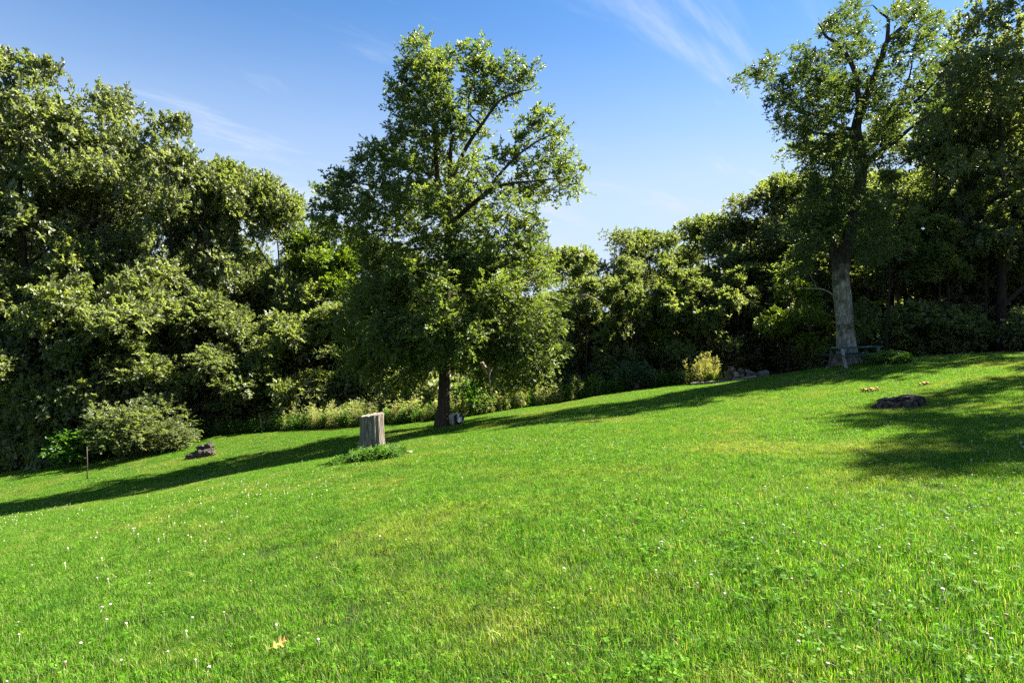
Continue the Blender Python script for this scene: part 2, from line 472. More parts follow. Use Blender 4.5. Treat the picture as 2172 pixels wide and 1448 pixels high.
# ------------------------------------------------------------------ generic broadleaf trees (built once, copied)
def generic_tree(seed, H, R, base, n_clump, mat, bark, leaf=0.2, n_spray=24, n_leaf=12, trunk_r=0.22, shape=0.42, lean=0.5, per_bough=9):
    rng = np.random.default_rng(seed)
    # lobes: a few main masses that make the outline uneven
    nl = rng.integers(6, 9)
    lobes = []
    for i in range(nl):
        a = 2 * math.pi * (i / nl) + rng.uniform(-0.5, 0.5)
        t = rng.uniform(0.15, 0.9)
        lobes.append((a, t, rng.uniform(0.75, 1.2)))
    # boughs: rounded masses with shade between them, each made of several leaf clumps
    B = [(np.array([lean * 0.3, 0.0, H - R * 0.24]), R * 0.27)]; tries = 0
    nb = max(8, int(n_clump / per_bough * 1.35))
    while len(B) < nb and tries < 8000:
        tries += 1
        t = rng.uniform(0.02, 1)
        w = 1 - ((t - shape) / 0.62) ** 2
        if w <= 0.02: continue
        rp = R * math.sqrt(w) * 0.80
        a = rng.uniform(0, 2 * math.pi)
        rho = rp * math.sqrt(rng.uniform(0.30, 1.0))
        c = np.array([rho * math.cos(a) + lean * 0.3 * t, rho * math.sin(a), base + t * (H - base) * 0.90])
        rb = R * rng.uniform(0.20, 0.40)
        if any(np.linalg.norm((c - q) * np.array([1, 1, 1.25])) < 0.46 * (rb + rq) for q, rq in B): continue
        B.append((c, rb))
    C = []; Rr = []
    for c, rb in B:
        k = int(per_bough * (rb / (0.32 * R)) ** 2) + 2
        u = unit(rng.normal(size=(k, 3))); u[:, 2] = np.abs(u[:, 2]) * 1.0 - 0.35
        rad_ = rb * rng.uniform(0.45, 1.0, k)
        for j in range(k):
            C.append(c + u[j] * rad_[j] * np.array([1, 1, 0.85])); Rr.append(rb * rng.uniform(0.34, 0.60))
    C = np.array(C); Rr = np.array(Rr)
    mb = MB(); skel = []
    path = [(0, 0, -0.4)] + [(0.10 * math.sin(seed + i) * (i / 3), 0.10 * math.cos(seed * 2 + i) * (i / 3), H * 0.82 * i / 7) for i in range(8)]
    rad = [trunk_r * 1.5, trunk_r * 1.25] + [trunk_r * (1 - 0.12 * i) for i in range(1, 8)]
    mb.tube(path, rad, 9, 0.05, rng)
    skel += [(p, r) for p, r in list(zip(path, rad))[2:]]
    for i in range(7):      # main limbs
        h = base * 0.75 + (H * 0.6 - base * 0.5) * i / 6
        a = i * 2.4 + rng.uniform(-0.4, 0.4)
        k = min(int(h / (H * 0.82) * 7) + 1, 7)
        s = Vector(path[k])
        e = s + Vector((math.cos(a), math.sin(a), rng.uniform(0.45, 0.9))) * R * rng.uniform(0.5, 0.8)
        md = (s + e) / 2 + Vector((rng.normal() * .2, rng.normal() * .2, rng.uniform(0, 0.4)))
        pp, rr = limb_pts([s, md, e], rad[k] * 0.6, 0.035, 4)
        mb.tube(pp, rr, 6, cap=False); skel += list(zip(pp, rr))[1:]
    grow(rng, mb, skel, C, thin=0.018, sides=4, steps=4)
    tm = mb.mesh('trunk_mesh', bark)
    cm = spray_crown(rng, C, Rr, n_spray, n_leaf, leaf, mat, 'crown_mesh', centre=(0, 0, base + 0.25 * (H - base)), flat=0.62, core=2.6)
    return tm, cm, H, R

GEN = {
    'broad_dark':   generic_tree(11, 15, 5.0, 1.6, 165, M_DARK, M_BARKD, leaf=0.185, n_spray=22, n_leaf=17),
    'broad_mid':    generic_tree(12, 15, 5.0, 2.2, 165, M_MID, M_BARKD, leaf=0.18, n_spray=22, n_leaf=17),
    'round_yellow': generic_tree(13, 12, 4.2, 1.5, 130, M_YEL, M_BARKD, leaf=0.17, n_spray=22, n_leaf=14, trunk_r=0.16),
    'pale_low':     generic_tree(14, 8, 3.6, 0.5, 130, M_PALE, M_BARKD, leaf=0.15, n_spray=22, n_leaf=15, trunk_r=0.11, shape=0.35),
    'tall_high':    generic_tree(15, 18, 4.6, 6.0, 140, M_MID, M_BARKD, leaf=0.19, n_spray=10, n_leaf=13, trunk_r=0.24),
    'tall_dark':    generic_tree(16, 18, 5.0, 4.0, 165, M_DARK, M_BARKD, leaf=0.195, n_spray=10, n_leaf=13, trunk_r=0.30),
    'slender':      generic_tree(17, 12, 2.2, 6.0, 50, M_MID, M_BARKD, leaf=0.19, n_spray=18, n_leaf=10, trunk_r=0.11),
    'open_yellow':  generic_tree(21, 7, 3.0, 1.6, 60, M_YEL, M_BARKD, leaf=0.15, n_spray=12, n_leaf=11, trunk_r=0.09, shape=0.45),
    'bushy_mid':    generic_tree(18, 7, 3.4, 0.4, 130, M_MID, M_BARKD, leaf=0.18, n_spray=22, n_leaf=12, trunk_r=0.11, shape=0.35),
}
def put_tree(kind, px, d, top_py, width_px, label, name='broadleaf_tree', group=None, rz=None, cat='tree', sink=0.0):
    tm, cm, H, R = GEN[kind]
    p = at(px, d)
    top = EYE - (top_py - 724) / F * d
    h = max((top - p.z) * 1.05, 1.0)
    w = width_px / F * d / 2
    o = root_at(name, (p.x, p.y, p.z - sink), label, cat, group, random.uniform(0, 6.28) if rz is None else rz)
    o.scale = (w / R, w / R, h / H)
    link('trunk', tm, o); link('crown', cm, o)
    return o

# ------------------------------------------------------------------ ground sheet
def ground_material():
    m, n, l = nodes_of('ground_soil_and_turf')
    out = n.new('ShaderNodeOutputMaterial')
    geo = n.new('ShaderNodeNewGeometry')
    a = n.new('ShaderNodeAttribute'); a.attribute_name = 'lawn'
    f1 = noise_at(n, l, geo.outputs['Position'], 0.5, 5)
    f2 = noise_at(n, l, geo.outputs['Position'], 9.0, 6, 0.7)
    f3 = noise_at(n, l, geo.outputs['Position'], 60.0, 3, 0.7)
    turf = mixc(n, l, ramp(n, l, f2, [(0.3, (0, 0, 0)), (0.7, (1, 1, 1))]), (0.016, 0.030, 0.005), (0.048, 0.095, 0.010))
    turf = mixc(n, l, ramp(n, l, f1, [(0.55, (0, 0, 0)), (0.75, (0.4, 0.4, 0.4))]), turf, (0.07, 0.075, 0.02))
    turf = mixc(n, l, ramp(n, l, f3, [(0.42, (0, 0, 0)), (0.6, (1, 1, 1))]), turf, (0.012, 0.018, 0.005))
    soil = mixc(n, l, ramp(n, l, f2, [(0.35, (0, 0, 0)), (0.65, (1, 1, 1))]), (0.022, 0.016, 0.011), (0.075, 0.052, 0.032))
    soil = mixc(n, l, ramp(n, l, f3, [(0.58, (0, 0, 0)), (0.66, (1, 1, 1))]), soil, (0.05, 0.065, 0.02))
    ad = n.new('ShaderNodeMath'); ad.operation = 'MULTIPLY_ADD'
    l.new(f2, ad.inputs[0]); ad.inputs[1].default_value = 0.5; l.new(a.outputs['Fac'], ad.inputs[2])
    col = mixc(n, l, ramp(n, l, ad.outputs[0], [(0.6, (0, 0, 0)), (0.85, (1, 1, 1))]), soil, turf)
    pb = n.new('ShaderNodeBsdfPrincipled'); pb.inputs['Roughness'].default_value = 0.95; pb.inputs['Specular IOR Level'].default_value = 0.1
    l.new(col, pb.inputs['Base Color'])
    bp = n.new('ShaderNodeBump'); bp.inputs['Strength'].default_value = 0.6; bp.inputs['Distance'].default_value = 0.03
    l.new(f3, bp.inputs['Height']); l.new(bp.outputs[0], pb.inputs['Normal'])
    l.new(pb.outputs[0], out.inputs['Surface'])
    return m
def build_ground():
    xs = np.concatenate([np.linspace(-900, -90, 12), np.linspace(-85, -32, 40), np.linspace(-31, -6.5, 50), np.arange(-6.25, 6.3, 0.25), np.linspace(6.5, 31, 50), np.linspace(32, 85, 40), np.linspace(90, 900, 12)])
    ys = np.concatenate([np.linspace(-900, -45, 12), np.linspace(-40, -5, 20), np.arange(-4.5, 0, 0.5), np.arange(0, 10, 0.25), np.arange(10, 38, 0.5), np.linspace(39, 110, 40), np.linspace(120, 900, 12)])
    X, Y = np.meshgrid(xs, ys)
    Z = gzs(X, Y) - 0.030
    V = np.stack([X, Y, Z], -1).reshape(-1, 3)
    nx, ny = len(xs), len(ys)
    i = np.arange(nx - 1)[None, :] + nx * np.arange(ny - 1)[:, None]
    Q = np.stack([i, i + 1, i + nx + 1, i + nx], -1).reshape(-1, 4)
    m = ground_material()
    me = np_mesh('ground', V, Q, m)
    inside = np.clip((edge_d(X, Y) - Y) / 0.8 + 0.3, 0, 1)
    inside = np.where((np.abs(X) > 45) | (Y < -30), 1.0, inside).ravel()
    at_ = me.attributes.new('lawn', 'FLOAT', 'POINT')
    at_.data.foreach_set('value', inside.astype(np.float32))
    me.polygons.foreach_set('use_smooth', [True] * len(me.polygons))
    link('ground', me, None, label='sloping ground under lawn and woods', kind='structure')
build_ground()

# ------------------------------------------------------------------ scattered stuff (one object each)
def scatter(name, protos, pts, yaw, scl, idx, label, cat, tilt=True, lean=None):
    pc = bpy.data.collections.new(name + '_source')
    for k, me in enumerate(protos):
        pc.objects.link(bpy.data.objects.new('%s_source_%02d' % (name, k), me))
    me = bpy.data.meshes.new(name)
    n = len(pts)
    me.vertices.add(n)
    me.vertices.foreach_set('co', np.ascontiguousarray(pts, np.float32).ravel())
    if tilt:
        e = 0.15; x, y = pts[:, 0], pts[:, 1]
        sx = (gzs(x + e, y) - gzs(x - e, y)) / (2 * e); sy = (gzs(x, y + e) - gzs(x, y - e)) / (2 * e)
    rot = np.zeros((n, 3), np.float32)
    for i in range(n):
        R = Matrix.Rotation(float(yaw[i]), 3, 'Z')
        if tilt:
            nn = Vector((-float(sx[i]), -float(sy[i]), 1)).normalized()
            R = Vector((0, 0, 1)).rotation_difference(nn).to_matrix() @ R
        if lean is not None:
            R = Euler((float(lean[i, 0]), float(lean[i, 1]), 0)).to_matrix() @ R
        rot[i] = R.to_euler()
    a = me.attributes.new('rot', 'FLOAT_VECTOR', 'POINT'); a.data.foreach_set('vector', rot.ravel())
    a = me.attributes.new('scl', 'FLOAT', 'POINT'); a.data.foreach_set('value', np.ascontiguousarray(scl, np.float32))
    a = me.attributes.new('idx', 'INT', 'POINT'); a.data.foreach_set('value', np.ascontiguousarray(idx, np.int32))
    o = link(name, me, None, label=label, cat=cat, kind='stuff')
    g = bpy.data.node_groups.new(name + '_scatter', 'GeometryNodeTree')
    g.interface.new_socket('Geometry', in_out='INPUT', socket_type='NodeSocketGeometry')
    g.interface.new_socket('Geometry', in_out='OUTPUT', socket_type='NodeSocketGeometry')
    N = g.nodes; L = g.links
    gi = N.new('NodeGroupInput'); go = N.new('NodeGroupOutput')
    ci = N.new('GeometryNodeCollectionInfo'); ci.inputs['Collection'].default_value = pc
    ci.inputs['Separate Children'].default_value = True; ci.inputs['Reset Children'].default_value = True
    ip = N.new('GeometryNodeInstanceOnPoints'); ip.inputs['Pick Instance'].default_value = True
    def attr(nm, ty):
        q = N.new('GeometryNodeInputNamedAttribute'); q.data_type = ty; q.inputs['Name'].default_value = nm
        return q.outputs['Attribute']
    er = N.new('FunctionNodeEulerToRotation')
    L.new(attr('rot', 'FLOAT_VECTOR'), er.inputs[0])
    L.new(gi.outputs[0], ip.inputs['Points']); L.new(ci.outputs[0], ip.inputs['Instance'])
    L.new(attr('idx', 'INT'), ip.inputs['Instance Index']); L.new(er.outputs[0], ip.inputs['Rotation'])
    L.new(attr('scl', 'FLOAT'), ip.inputs['Scale']); L.new(ip.outputs[0], go.inputs[0])
    md = o.modifiers.new('scatter', 'NODES'); md.node_group = g
    return o

# --- lawn grass
def grass_material():
    m, n, l = nodes_of('grass_blade')
    out = n.new('ShaderNodeOutputMaterial')
    geo = n.new('ShaderNodeNewGeometry')
    a = n.new('ShaderNodeAttribute'); a.attribute_name = 'tint'
    big = noise_at(n, l, geo.outputs['Position'], 0.36, 5, 0.6, 0.8)
    sml = noise_at(n, l, geo.outputs['Position'], 1.7, 4, 0.6)
    lush = ramp(n, l, a.outputs['Fac'], [(0.0, (0.026, 0.080, 0.005)), (0.4, (0.074, 0.205, 0.009)), (0.80, (0.155, 0.345, 0.020)), (0.90, (0.30, 0.34, 0.10)), (1.0, (0.42, 0.37, 0.19))])
    warm = ramp(n, l, a.outputs['Fac'], [(0.0, (0.075, 0.120, 0.012)), (0.4, (0.165, 0.245, 0.022)), (0.72, (0.270, 0.340, 0.045)), (0.84, (0.39, 0.36, 0.13)), (1.0, (0.46, 0.39, 0.20))])
    cool = ramp(n, l, a.outputs['Fac'], [(0.0, (0.018, 0.070, 0.007)), (0.5, (0.050, 0.160, 0.012)), (1.0, (0.135, 0.29, 0.032))])
    tiny = noise_at(n, l, geo.outputs['Position'], 6.5, 3, 0.6)
    shag = ramp(n, l, tiny, [(0.35, (0.62, 0.66, 0.7)), (0.65, (1.12, 1.1, 1.0))])
    col = mixc(n, l, ramp(n, l, big, [(0.49, (0, 0, 0)), (0.67, (0.9, 0.9, 0.9))]), lush, warm)
    col = mixc(n, l, ramp(n, l, sml, [(0.52, (0, 0, 0)), (0.72, (0.8, 0.8, 0.8))]), col, cool)
    col = mixc(n, l, 1.0, col, shag, 'MULTIPLY')
    pb = n.new('ShaderNodeBsdfPrincipled'); pb.inputs['Roughness'].default_value = 0.55
    pb.inputs['Specular IOR Level'].default_value = 0.14
    l.new(col, pb.inputs['Base Color'])
    tr = n.new('ShaderNodeBsdfTranslucent')
    l.new(mixc(n, l, 1.0, col, (1.5, 1.5, 0.6), 'MULTIPLY'), tr.inputs['Color'])
    mx = n.new('ShaderNodeMixShader'); mx.inputs[0].default_value = 0.42
    l.new(pb.outputs[0], mx.inputs[1]); l.new(tr.outputs[0], mx.inputs[2])
    l.new(mx.outputs[0], out.inputs['Surface'])
    return m
M_GRASS = grass_material()
def tuft(seed, size, n, h0, h1, w0=0.0035, w1=0.006, lean=0.5, clover=0, rad=False):
    rng = np.random.default_rng(seed)
    if rad:
        r_ = size * np.sqrt(rng.random(n)) * 0.5; a_ = rng.uniform(0, 6.283, n)
        bx, by = r_ * np.cos(a_), r_ * np.sin(a_)
    else:
        bx = rng.normal(0, size * 0.36, n); by = rng.normal(0, size * 0.36, n)
    h = rng.uniform(h0, h1, n); w = rng.uniform(w0, w1, n)
    a = rng.uniform(0, 6.283, n); ln = np.abs(rng.normal(0, lean, n))
    dx, dy = np.cos(a), np.sin(a)
    twist = a + math.pi / 2 + rng.normal(0, 0.5, n)
    wx, wy = np.cos(twist) * w / 2, np.sin(twist) * w / 2
    b = np.stack([bx, by, np.full(n, -0.012)], -1)
    def pt(t):
        l_ = ln * h * t * t
        return b + np.stack([dx * l_, dy * l_, h * t * (1 - 0.25 * np.minimum(ln, 1.4) * t)], -1)
    W = np.stack([wx, wy, np.zeros(n)], -1)
    m_ = pt(0.55); t_ = pt(1.0)
    V = np.stack([b - W, b + W, m_ - W * 0.85, m_ + W * 0.85, t_], 1).reshape(-1, 3)
    o = (np.arange(n) * 5)[:, None]
    T = np.concatenate([o + np.array([[0, 1, 3]]), o + np.array([[0, 3, 2]]), o + np.array([[2, 3, 4]])], 0)
    tint = np.repeat(rng.random(n), 5)
    if clover:      # three rounded leaflets on a short stalk
        c = clover
        cx = rng.normal(0, size * 0.3, c); cy_ = rng.normal(0, size * 0.3, c); cz = rng.uniform(0.03, 0.065, c)
        vs = []; ts = []; base = len(V)
        a0 = rng.uniform(0, 6.283, c)
        for k in range(3):
            aa = a0 + k * 2.094
            d_ = np.stack([np.cos(aa), np.sin(aa), rng.normal(0.0, 0.25, c)], -1)
            s_ = np.stack([-np.sin(aa), np.cos(aa), rng.normal(0, 0.2, c)], -1)
            r_ = rng.uniform(0.012, 0.019, c)[:, None]
            p = np.stack([cx, cy_, cz], -1)
            q = np.stack([p, p + (d_ * 0.6 + s_ * 0.55) * r_, p + (d_ * 1.15 + s_ * 0.3) * r_, p + (d_ * 1.15 - s_ * 0.3) * r_, p + (d_ * 0.6 - s_ * 0.55) * r_], 1).reshape(-1, 3)
            o = (np.arange(c) * 5)[:, None] + base + len(vs) * 0
            ts.append(np.concatenate([o + np.array([[0, 1, 2]]), o + np.array([[0, 2, 3]]), o + np.array([[0, 3, 4]])], 0))
            vs.append(q); base += len(q)
        V = np.concatenate([V] + vs, 0); T = np.concatenate([T] + ts, 0)
        tint = np.concatenate([tint, np.repeat(rng.uniform(0.1, 0.75, 3 * c), 5)])
    return np_mesh('grass_tuft', V, T, M_GRASS, tint)
def lawn_points(rng, n_per, y0, y1, margin=3.0, jitter_edge=0.3):
    # one jittered point to every cell, so no bare gaps
    st = 1.0 / math.sqrt(n_per); W = 0.93 * y1 + margin
    gx, gy = np.meshgrid(np.arange(-W, W, st), np.arange(y0, y1, st))
    x = gx.ravel() + rng.uniform(-0.6, 0.6, gx.size) * st; y = gy.ravel() + rng.uniform(-0.6, 0.6, gx.size) * st
    N = len(x)
    keep = (np.abs(x) < 0.93 * np.maximum(y, 0) + margin) & (y < edge_d(x, y) + rng.normal(0, jitter_edge, N))
    x, y = x[keep], y[keep]
    return np.stack([x, y, gzs(x, y)], -1)
def build_grass():
    rng = np.random.default_rng(5)
    near = [tuft(100 + i, 0.34, 700, 0.025, 0.072, 0.0020, 0.0044, 0.65, clover=(14 if i % 4 == 0 else 2)) for i in range(8)]
    far = [tuft(200 + i, 0.50, 620, 0.030, 0.070, 0.003, 0.0065, 0.6, clover=4) for i in range(6)]
    tall = [tuft(300 + i, 0.16, 30, 0.07, 0.15, 0.003, 0.006, 1.1, rad=True) for i in range(5)]
    p1 = lawn_points(rng, 21, 0.6, 9.0)
    p2 = lawn_points(rng, 12, 8.4, 31.0)
    p3 = lawn_points(rng, 1.6, 0.8, 12.0)
    clump = np.sin(p3[:, 0] * 1.9 + 1) * np.cos(p3[:, 1] * 2.3) + rng.normal(0, 0.5, len(p3))
    p3 = p3[clump > 0.25]
    pts = np.concatenate([p1, p2, p3])
    n1, n2, n3 = len(p1), len(p2), len(p3)
    idx = np.concatenate([rng.integers(0, 8, n1), 8 + rng.integers(0, 6, n2), 14 + rng.integers(0, 5, n3)])
    vary = 1 + 0.25 * np.sin(pts[:, 0] * 0.9 + 0.7 * pts[:, 1]) * np.cos(pts[:, 1] * 0.63)
    scl = rng.uniform(0.75, 1.12, len(pts)) * np.clip(vary, 0.75, 1.25)
    scatter('grass', near + far + tall, pts, rng.uniform(0, 6.283, len(pts)), scl, idx, 'bright green mown lawn grass', 'grass')
build_grass()

# --- white clover heads
def clover_flower(seed):
    rng = random.Random(seed)
    mb = MB()
    h = 0.056 + rng.uniform(-0.012, 0.018)
    mb.tube([(0, 0, 0), (0.004, 0.003, h * 0.6), (0.01, 0, h)], [0.0012] * 3, 3, cap=False)
    bm = bmesh.new(); bmesh.ops.create_icosphere(bm, subdivisions=1, radius=0.0088)
    for v in bm.verts: v.co = v.co * rng.uniform(0.75, 1.25); v.co.z *= 0.85
    mb.add([v.co + Vector((0.01, 0, h)) for v in bm.verts], [tuple(v.index for v in f.verts) for f in bm.faces])
    bm.free()
    m = bpy.data.materials.get('clover_head')
    if m is None:
        m, n, l = nodes_of('clover_head')
        out = n.new('ShaderNodeOutputMaterial'); oi = n.new('ShaderNodeObjectInfo'); pb = n.new('ShaderNodeBsdfPrincipled')
        l.new(ramp(n, l, oi.outputs['Random'], [(0.0, (0.20, 0.13, 0.07)), (0.25, (0.36, 0.29, 0.19)), (0.55, (0.52, 0.47, 0.36)), (1.0, (0.62, 0.58, 0.48))]), pb.inputs['Base Color'])
        pb.inputs['Roughness'].default_value = 0.85
        l.new(pb.outputs[0], out.inputs['Surface'])
    return mb.mesh('clover_flower', m, False)
def build_clover():
    rng = np.random.default_rng(8)
    p = lawn_points(rng, 10, 1.2, 27.0)
    x, y = p[:, 0], p[:, 1]
    f = 0.5 + 0.5 * np.sin(x * 0.8 + 1.2 * np.sin(y * 0.45) + 2.0) * np.cos(y * 0.55 + 0.4 * x)
    f = 1.5 * f ** 3.2 + 0.5 * np.exp(-((x / np.maximum(y, 1) + 0.55) / 0.22) ** 2) * (y < 12) + 0.35 * (x / np.maximum(y, 1) > 0.45)
    keep = rng.random(len(p)) < np.clip(f * 0.95, 0.04, 0.9)
    p = p[keep]
    scatter('clover_flowers', [clover_flower(i) for i in range(5)], p, rng.uniform(0, 6.28, len(p)), rng.uniform(0.75, 1.25, len(p)), rng.integers(0, 5, len(p)), 'white clover heads dotted through the lawn', 'clover')
build_clover()

# --- upright weeds along the lawn edge, shrubs inside the woods
def weed_mesh(seed, h, mat, leaf=0.07, n=46, spread=0.09, stems=3, fat=1.0):
    rng = np.random.default_rng(seed)
    C = []; R = []
    for s in range(stems):
        bx, by = rng.normal(0, spread, 2)
        hh = h * rng.uniform(0.7, 1.05)
        for t in np.linspace(0.12, 1, 9):
            C.append((bx + 0.05 * math.sin(3 * t + s), by + 0.05 * t, hh * t)); R.append((0.085 * (1.15 - 0.75 * t) + 0.02) * fat)
    me = spray_crown(rng, C, R, 4, 7, leaf, mat, 'weed', centre=(0, 0, -0.5), wide=0.2, up=0.35)
    return me
def build_weeds():
    rng = np.random.default_rng(9)
    protos = [weed_mesh(20 + i, 0.95, M_WEED, 0.055, stems=2, spread=0.12, fat=0.62) for i in range(4)] + [weed_mesh(30 + i, 0.6, M_FERN, 0.09) for i in range(3)] + [weed_mesh(40 + i, 1.0, M_GOLD, 0.05, stems=2, spread=0.1, fat=0.6) for i in range(2)]
    pts = []; idx = []; scl = []
    for px in np.arange(-60, 1480, 3.0):
        for r in range(3):
            pxx = px + rng.uniform(-4, 4)
            d0 = float(np.interp((pxx - 1086) / F, EX, ED))
            d = d0 + abs(rng.normal(0, 0.7)) - 0.1
            if 1270 < pxx < 1450: d += 0.2
            x = (pxx - 1086) / F * d
            pts.append((x, d, gz(x, d)))
            low = pxx < 560
            mid = 560 <= pxx < 1230
            k = rng.random()
            if low: idx.append(4 + rng.integers(0, 3) if k < 0.75 else rng.integers(0, 4)); scl.append(rng.uniform(0.5, 0.95))
            elif mid: idx.append(rng.integers(0, 4) if k < 0.72 else (7 + rng.integers(0, 2) if k < 0.78 else 4 + rng.integers(0, 3))); scl.append(rng.choice([rng.uniform(0.35, 0.75), rng.uniform(0.7, 1.25)]))
            else: idx.append(4 + rng.integers(0, 3) if k < 0.65 else rng.integers(0, 4)); scl.append(rng.uniform(0.45, 0.95))
    pts = np.array(pts)
    scatter('tall_weeds', protos, pts, rng.uniform(0, 6.28, len(pts)), np.array(scl), np.array(idx), 'strip of tall pale green weeds along the wood edge', 'weeds', tilt=False)
build_weeds()

def bush_mesh(seed, R, H, mat, leaf, n_clump=40, n_spray=22, n_leaf=10, name='bush', up=0.25, stems=7, bark=None):
    rng = np.random.default_rng(seed)
    C = []; Rr = []
    while len(C) < n_clump:
        v = rng.normal(size=3); v /= np.linalg.norm(v)
        k = rng.uniform(0.45, 1.0) ** 0.5
        c = np.array([v[0] * R * 0.82 * k, v[1] * R * 0.82 * k, H * 0.45 + v[2] * H * 0.42 * k])
        if c[2] < 0.04 * H: continue
        C.append(c); Rr.append(R * rng.uniform(0.18, 0.32))
    cm = spray_crown(rng, C, Rr, n_spray, n_leaf, leaf, mat, name, centre=(0, 0, 0.1 * H), up=up)
    mb = MB()
    skel = []
    for i in range(stems):
        a = i * 2.4; e = Vector((math.cos(a) * R * .4, math.sin(a) * R * .4, H * rng.uniform(.4, .75)))
        pp, rr = limb_pts([(0, 0, -0.1), e * 0.5 + Vector((0, 0, 0.1 * H)), e], 0.022, 0.009, 3)
        mb.tube(pp, rr, 4, cap=False); skel += list(zip(pp, rr))[2:]
    grow(rng, mb, skel, C[::2], thin=0.009, sides=3, steps=3, tip=0.004)
    return mb.mesh('stems', bark or M_BARKD), cm
def put_bush(ms, px, d, w_px, top_py, R, H, label, name='bush', cat='bush', group=None):
    p = at(px, d)
    o = root_at(name, p, label, cat, group, random.uniform(0, 6.28))
    top = EYE - (top_py - 724) / F * d
    s = w_px / F * d / 2 / R
    o.scale = (s, s, max((top - p.z) / H, 0.1))
    link('stems', ms[0], o); link('foliage', ms[1], o)
    return o

def build_undergrowth():
    rng = np.random.default_rng(19)
    protos = [bush_mesh(50 + i, 1.2, 1.8, [M_DARK, M_MID, M_MID, M_DARK][i], 0.15, 34, 15, 8)[1] for i in range(4)]
    pts = []
    for i in range(620):
        px = rng.uniform(-500, 2700)
        if px > 1560 and rng.random() < 0.62: continue
        d0 = float(np.interp((px - 1086) / F, EX, ED))
        d = d0 + 2.2 + rng.uniform(0, 1) ** 1.3 * 30
        x = (px - 1086) / F * d
        pts.append((x, d, gz(x, d)))
    pts = np.array(pts)
    scatter('undergrowth', protos, pts, rng.uniform(0, 6.28, len(pts)), rng.uniform(0.6, 1.5, len(pts)), rng.integers(0, 4, len(pts)), 'dark shrubs and saplings filling the wood floor', 'undergrowth', tilt=False)
build_undergrowth()

# ------------------------------------------------------------------ central oak
def big_tree(name, base_px, d, limbs, hand, fill, label, bark, leaf_m, leaf, n_spray, n_leaf, seed, flare, trunk_sides=16, depth_of=None, dup=2, shape='lobed', spurs=(), limb_bark=None):
    rng = np.random.default_rng(seed)
    b = at(base_px, d)
    o = root_at(name, b, label, 'tree')
    def loc(px, py, dy):
        q = P(px, py, d + dy)
        return Vector((q.x - b.x, q.y - b.y, q.z - b.z))
    mb = MB(); lb = MB(); skel = []
    for i, (pts, r0, r1) in enumerate(limbs):
        pl = [loc(*p) for p in pts]
        if i == 0:
            pl[0] = Vector((0, 0, -0.35))
        pp, rr = limb_pts(pl, r0, r1, 4)
        if i == 0:
            rr = [r * (1 + flare * math.exp(-max(p.z, 0) / 0.32)) for p, r in zip(pp, rr)]
        (mb if (i == 0 or limb_bark is None or pts[0][1] > 700) else lb).tube(pp, rr, trunk_sides if i == 0 else (10 if r0 > 0.1 else 7), 0.04 if i == 0 else 0.03, rng, cap=(i == 0))
        skel += list(zip(pp, rr))[(6 if i == 0 else 1):]
    C = []; R = []
    for (px, py, r) in hand:
        for k in range(dup):
            hw = depth_of(px, py)
            dy = rng.uniform(-1, 1) * hw
            j = 0 if k == 0 else r * 0.5
            C.append(tuple(loc(px + rng.uniform(-1, 1) * j, py + rng.uniform(-1, 1) * j, dy))); R.append(r / F * d * rng.uniform(0.9, 1.3))
    for (px, py, dy, r) in fill(rng):
        C.append(tuple(loc(px, py, dy))); R.append(r / F * d)
    grow(rng, mb if limb_bark is None else lb, skel, C, thin=0.017, sides=5, steps=5)
    if limb_bark is not None: link('limbs', lb.mesh('limbs', limb_bark), o)
    link('trunk', mb.mesh('trunk', bark), o)
    cen = np.mean(np.array(C), 0)
    me = spray_crown(rng, C, R, n_spray, n_leaf, leaf, leaf_m, 'crown', centre=(cen[0], cen[1], cen[2] - 2), shape=shape, core=1.7, wide=0.30)
    link('crown', me, o)
    for sp, r0, r1 in spurs:
        sb = MB(); pp, rr = limb_pts([loc(*p) for p in sp], r0, r1, 3)
        sb.tube(pp, rr, 5); link('dead_branch', sb.mesh('dead_branch', M_DEAD), o)
    return o

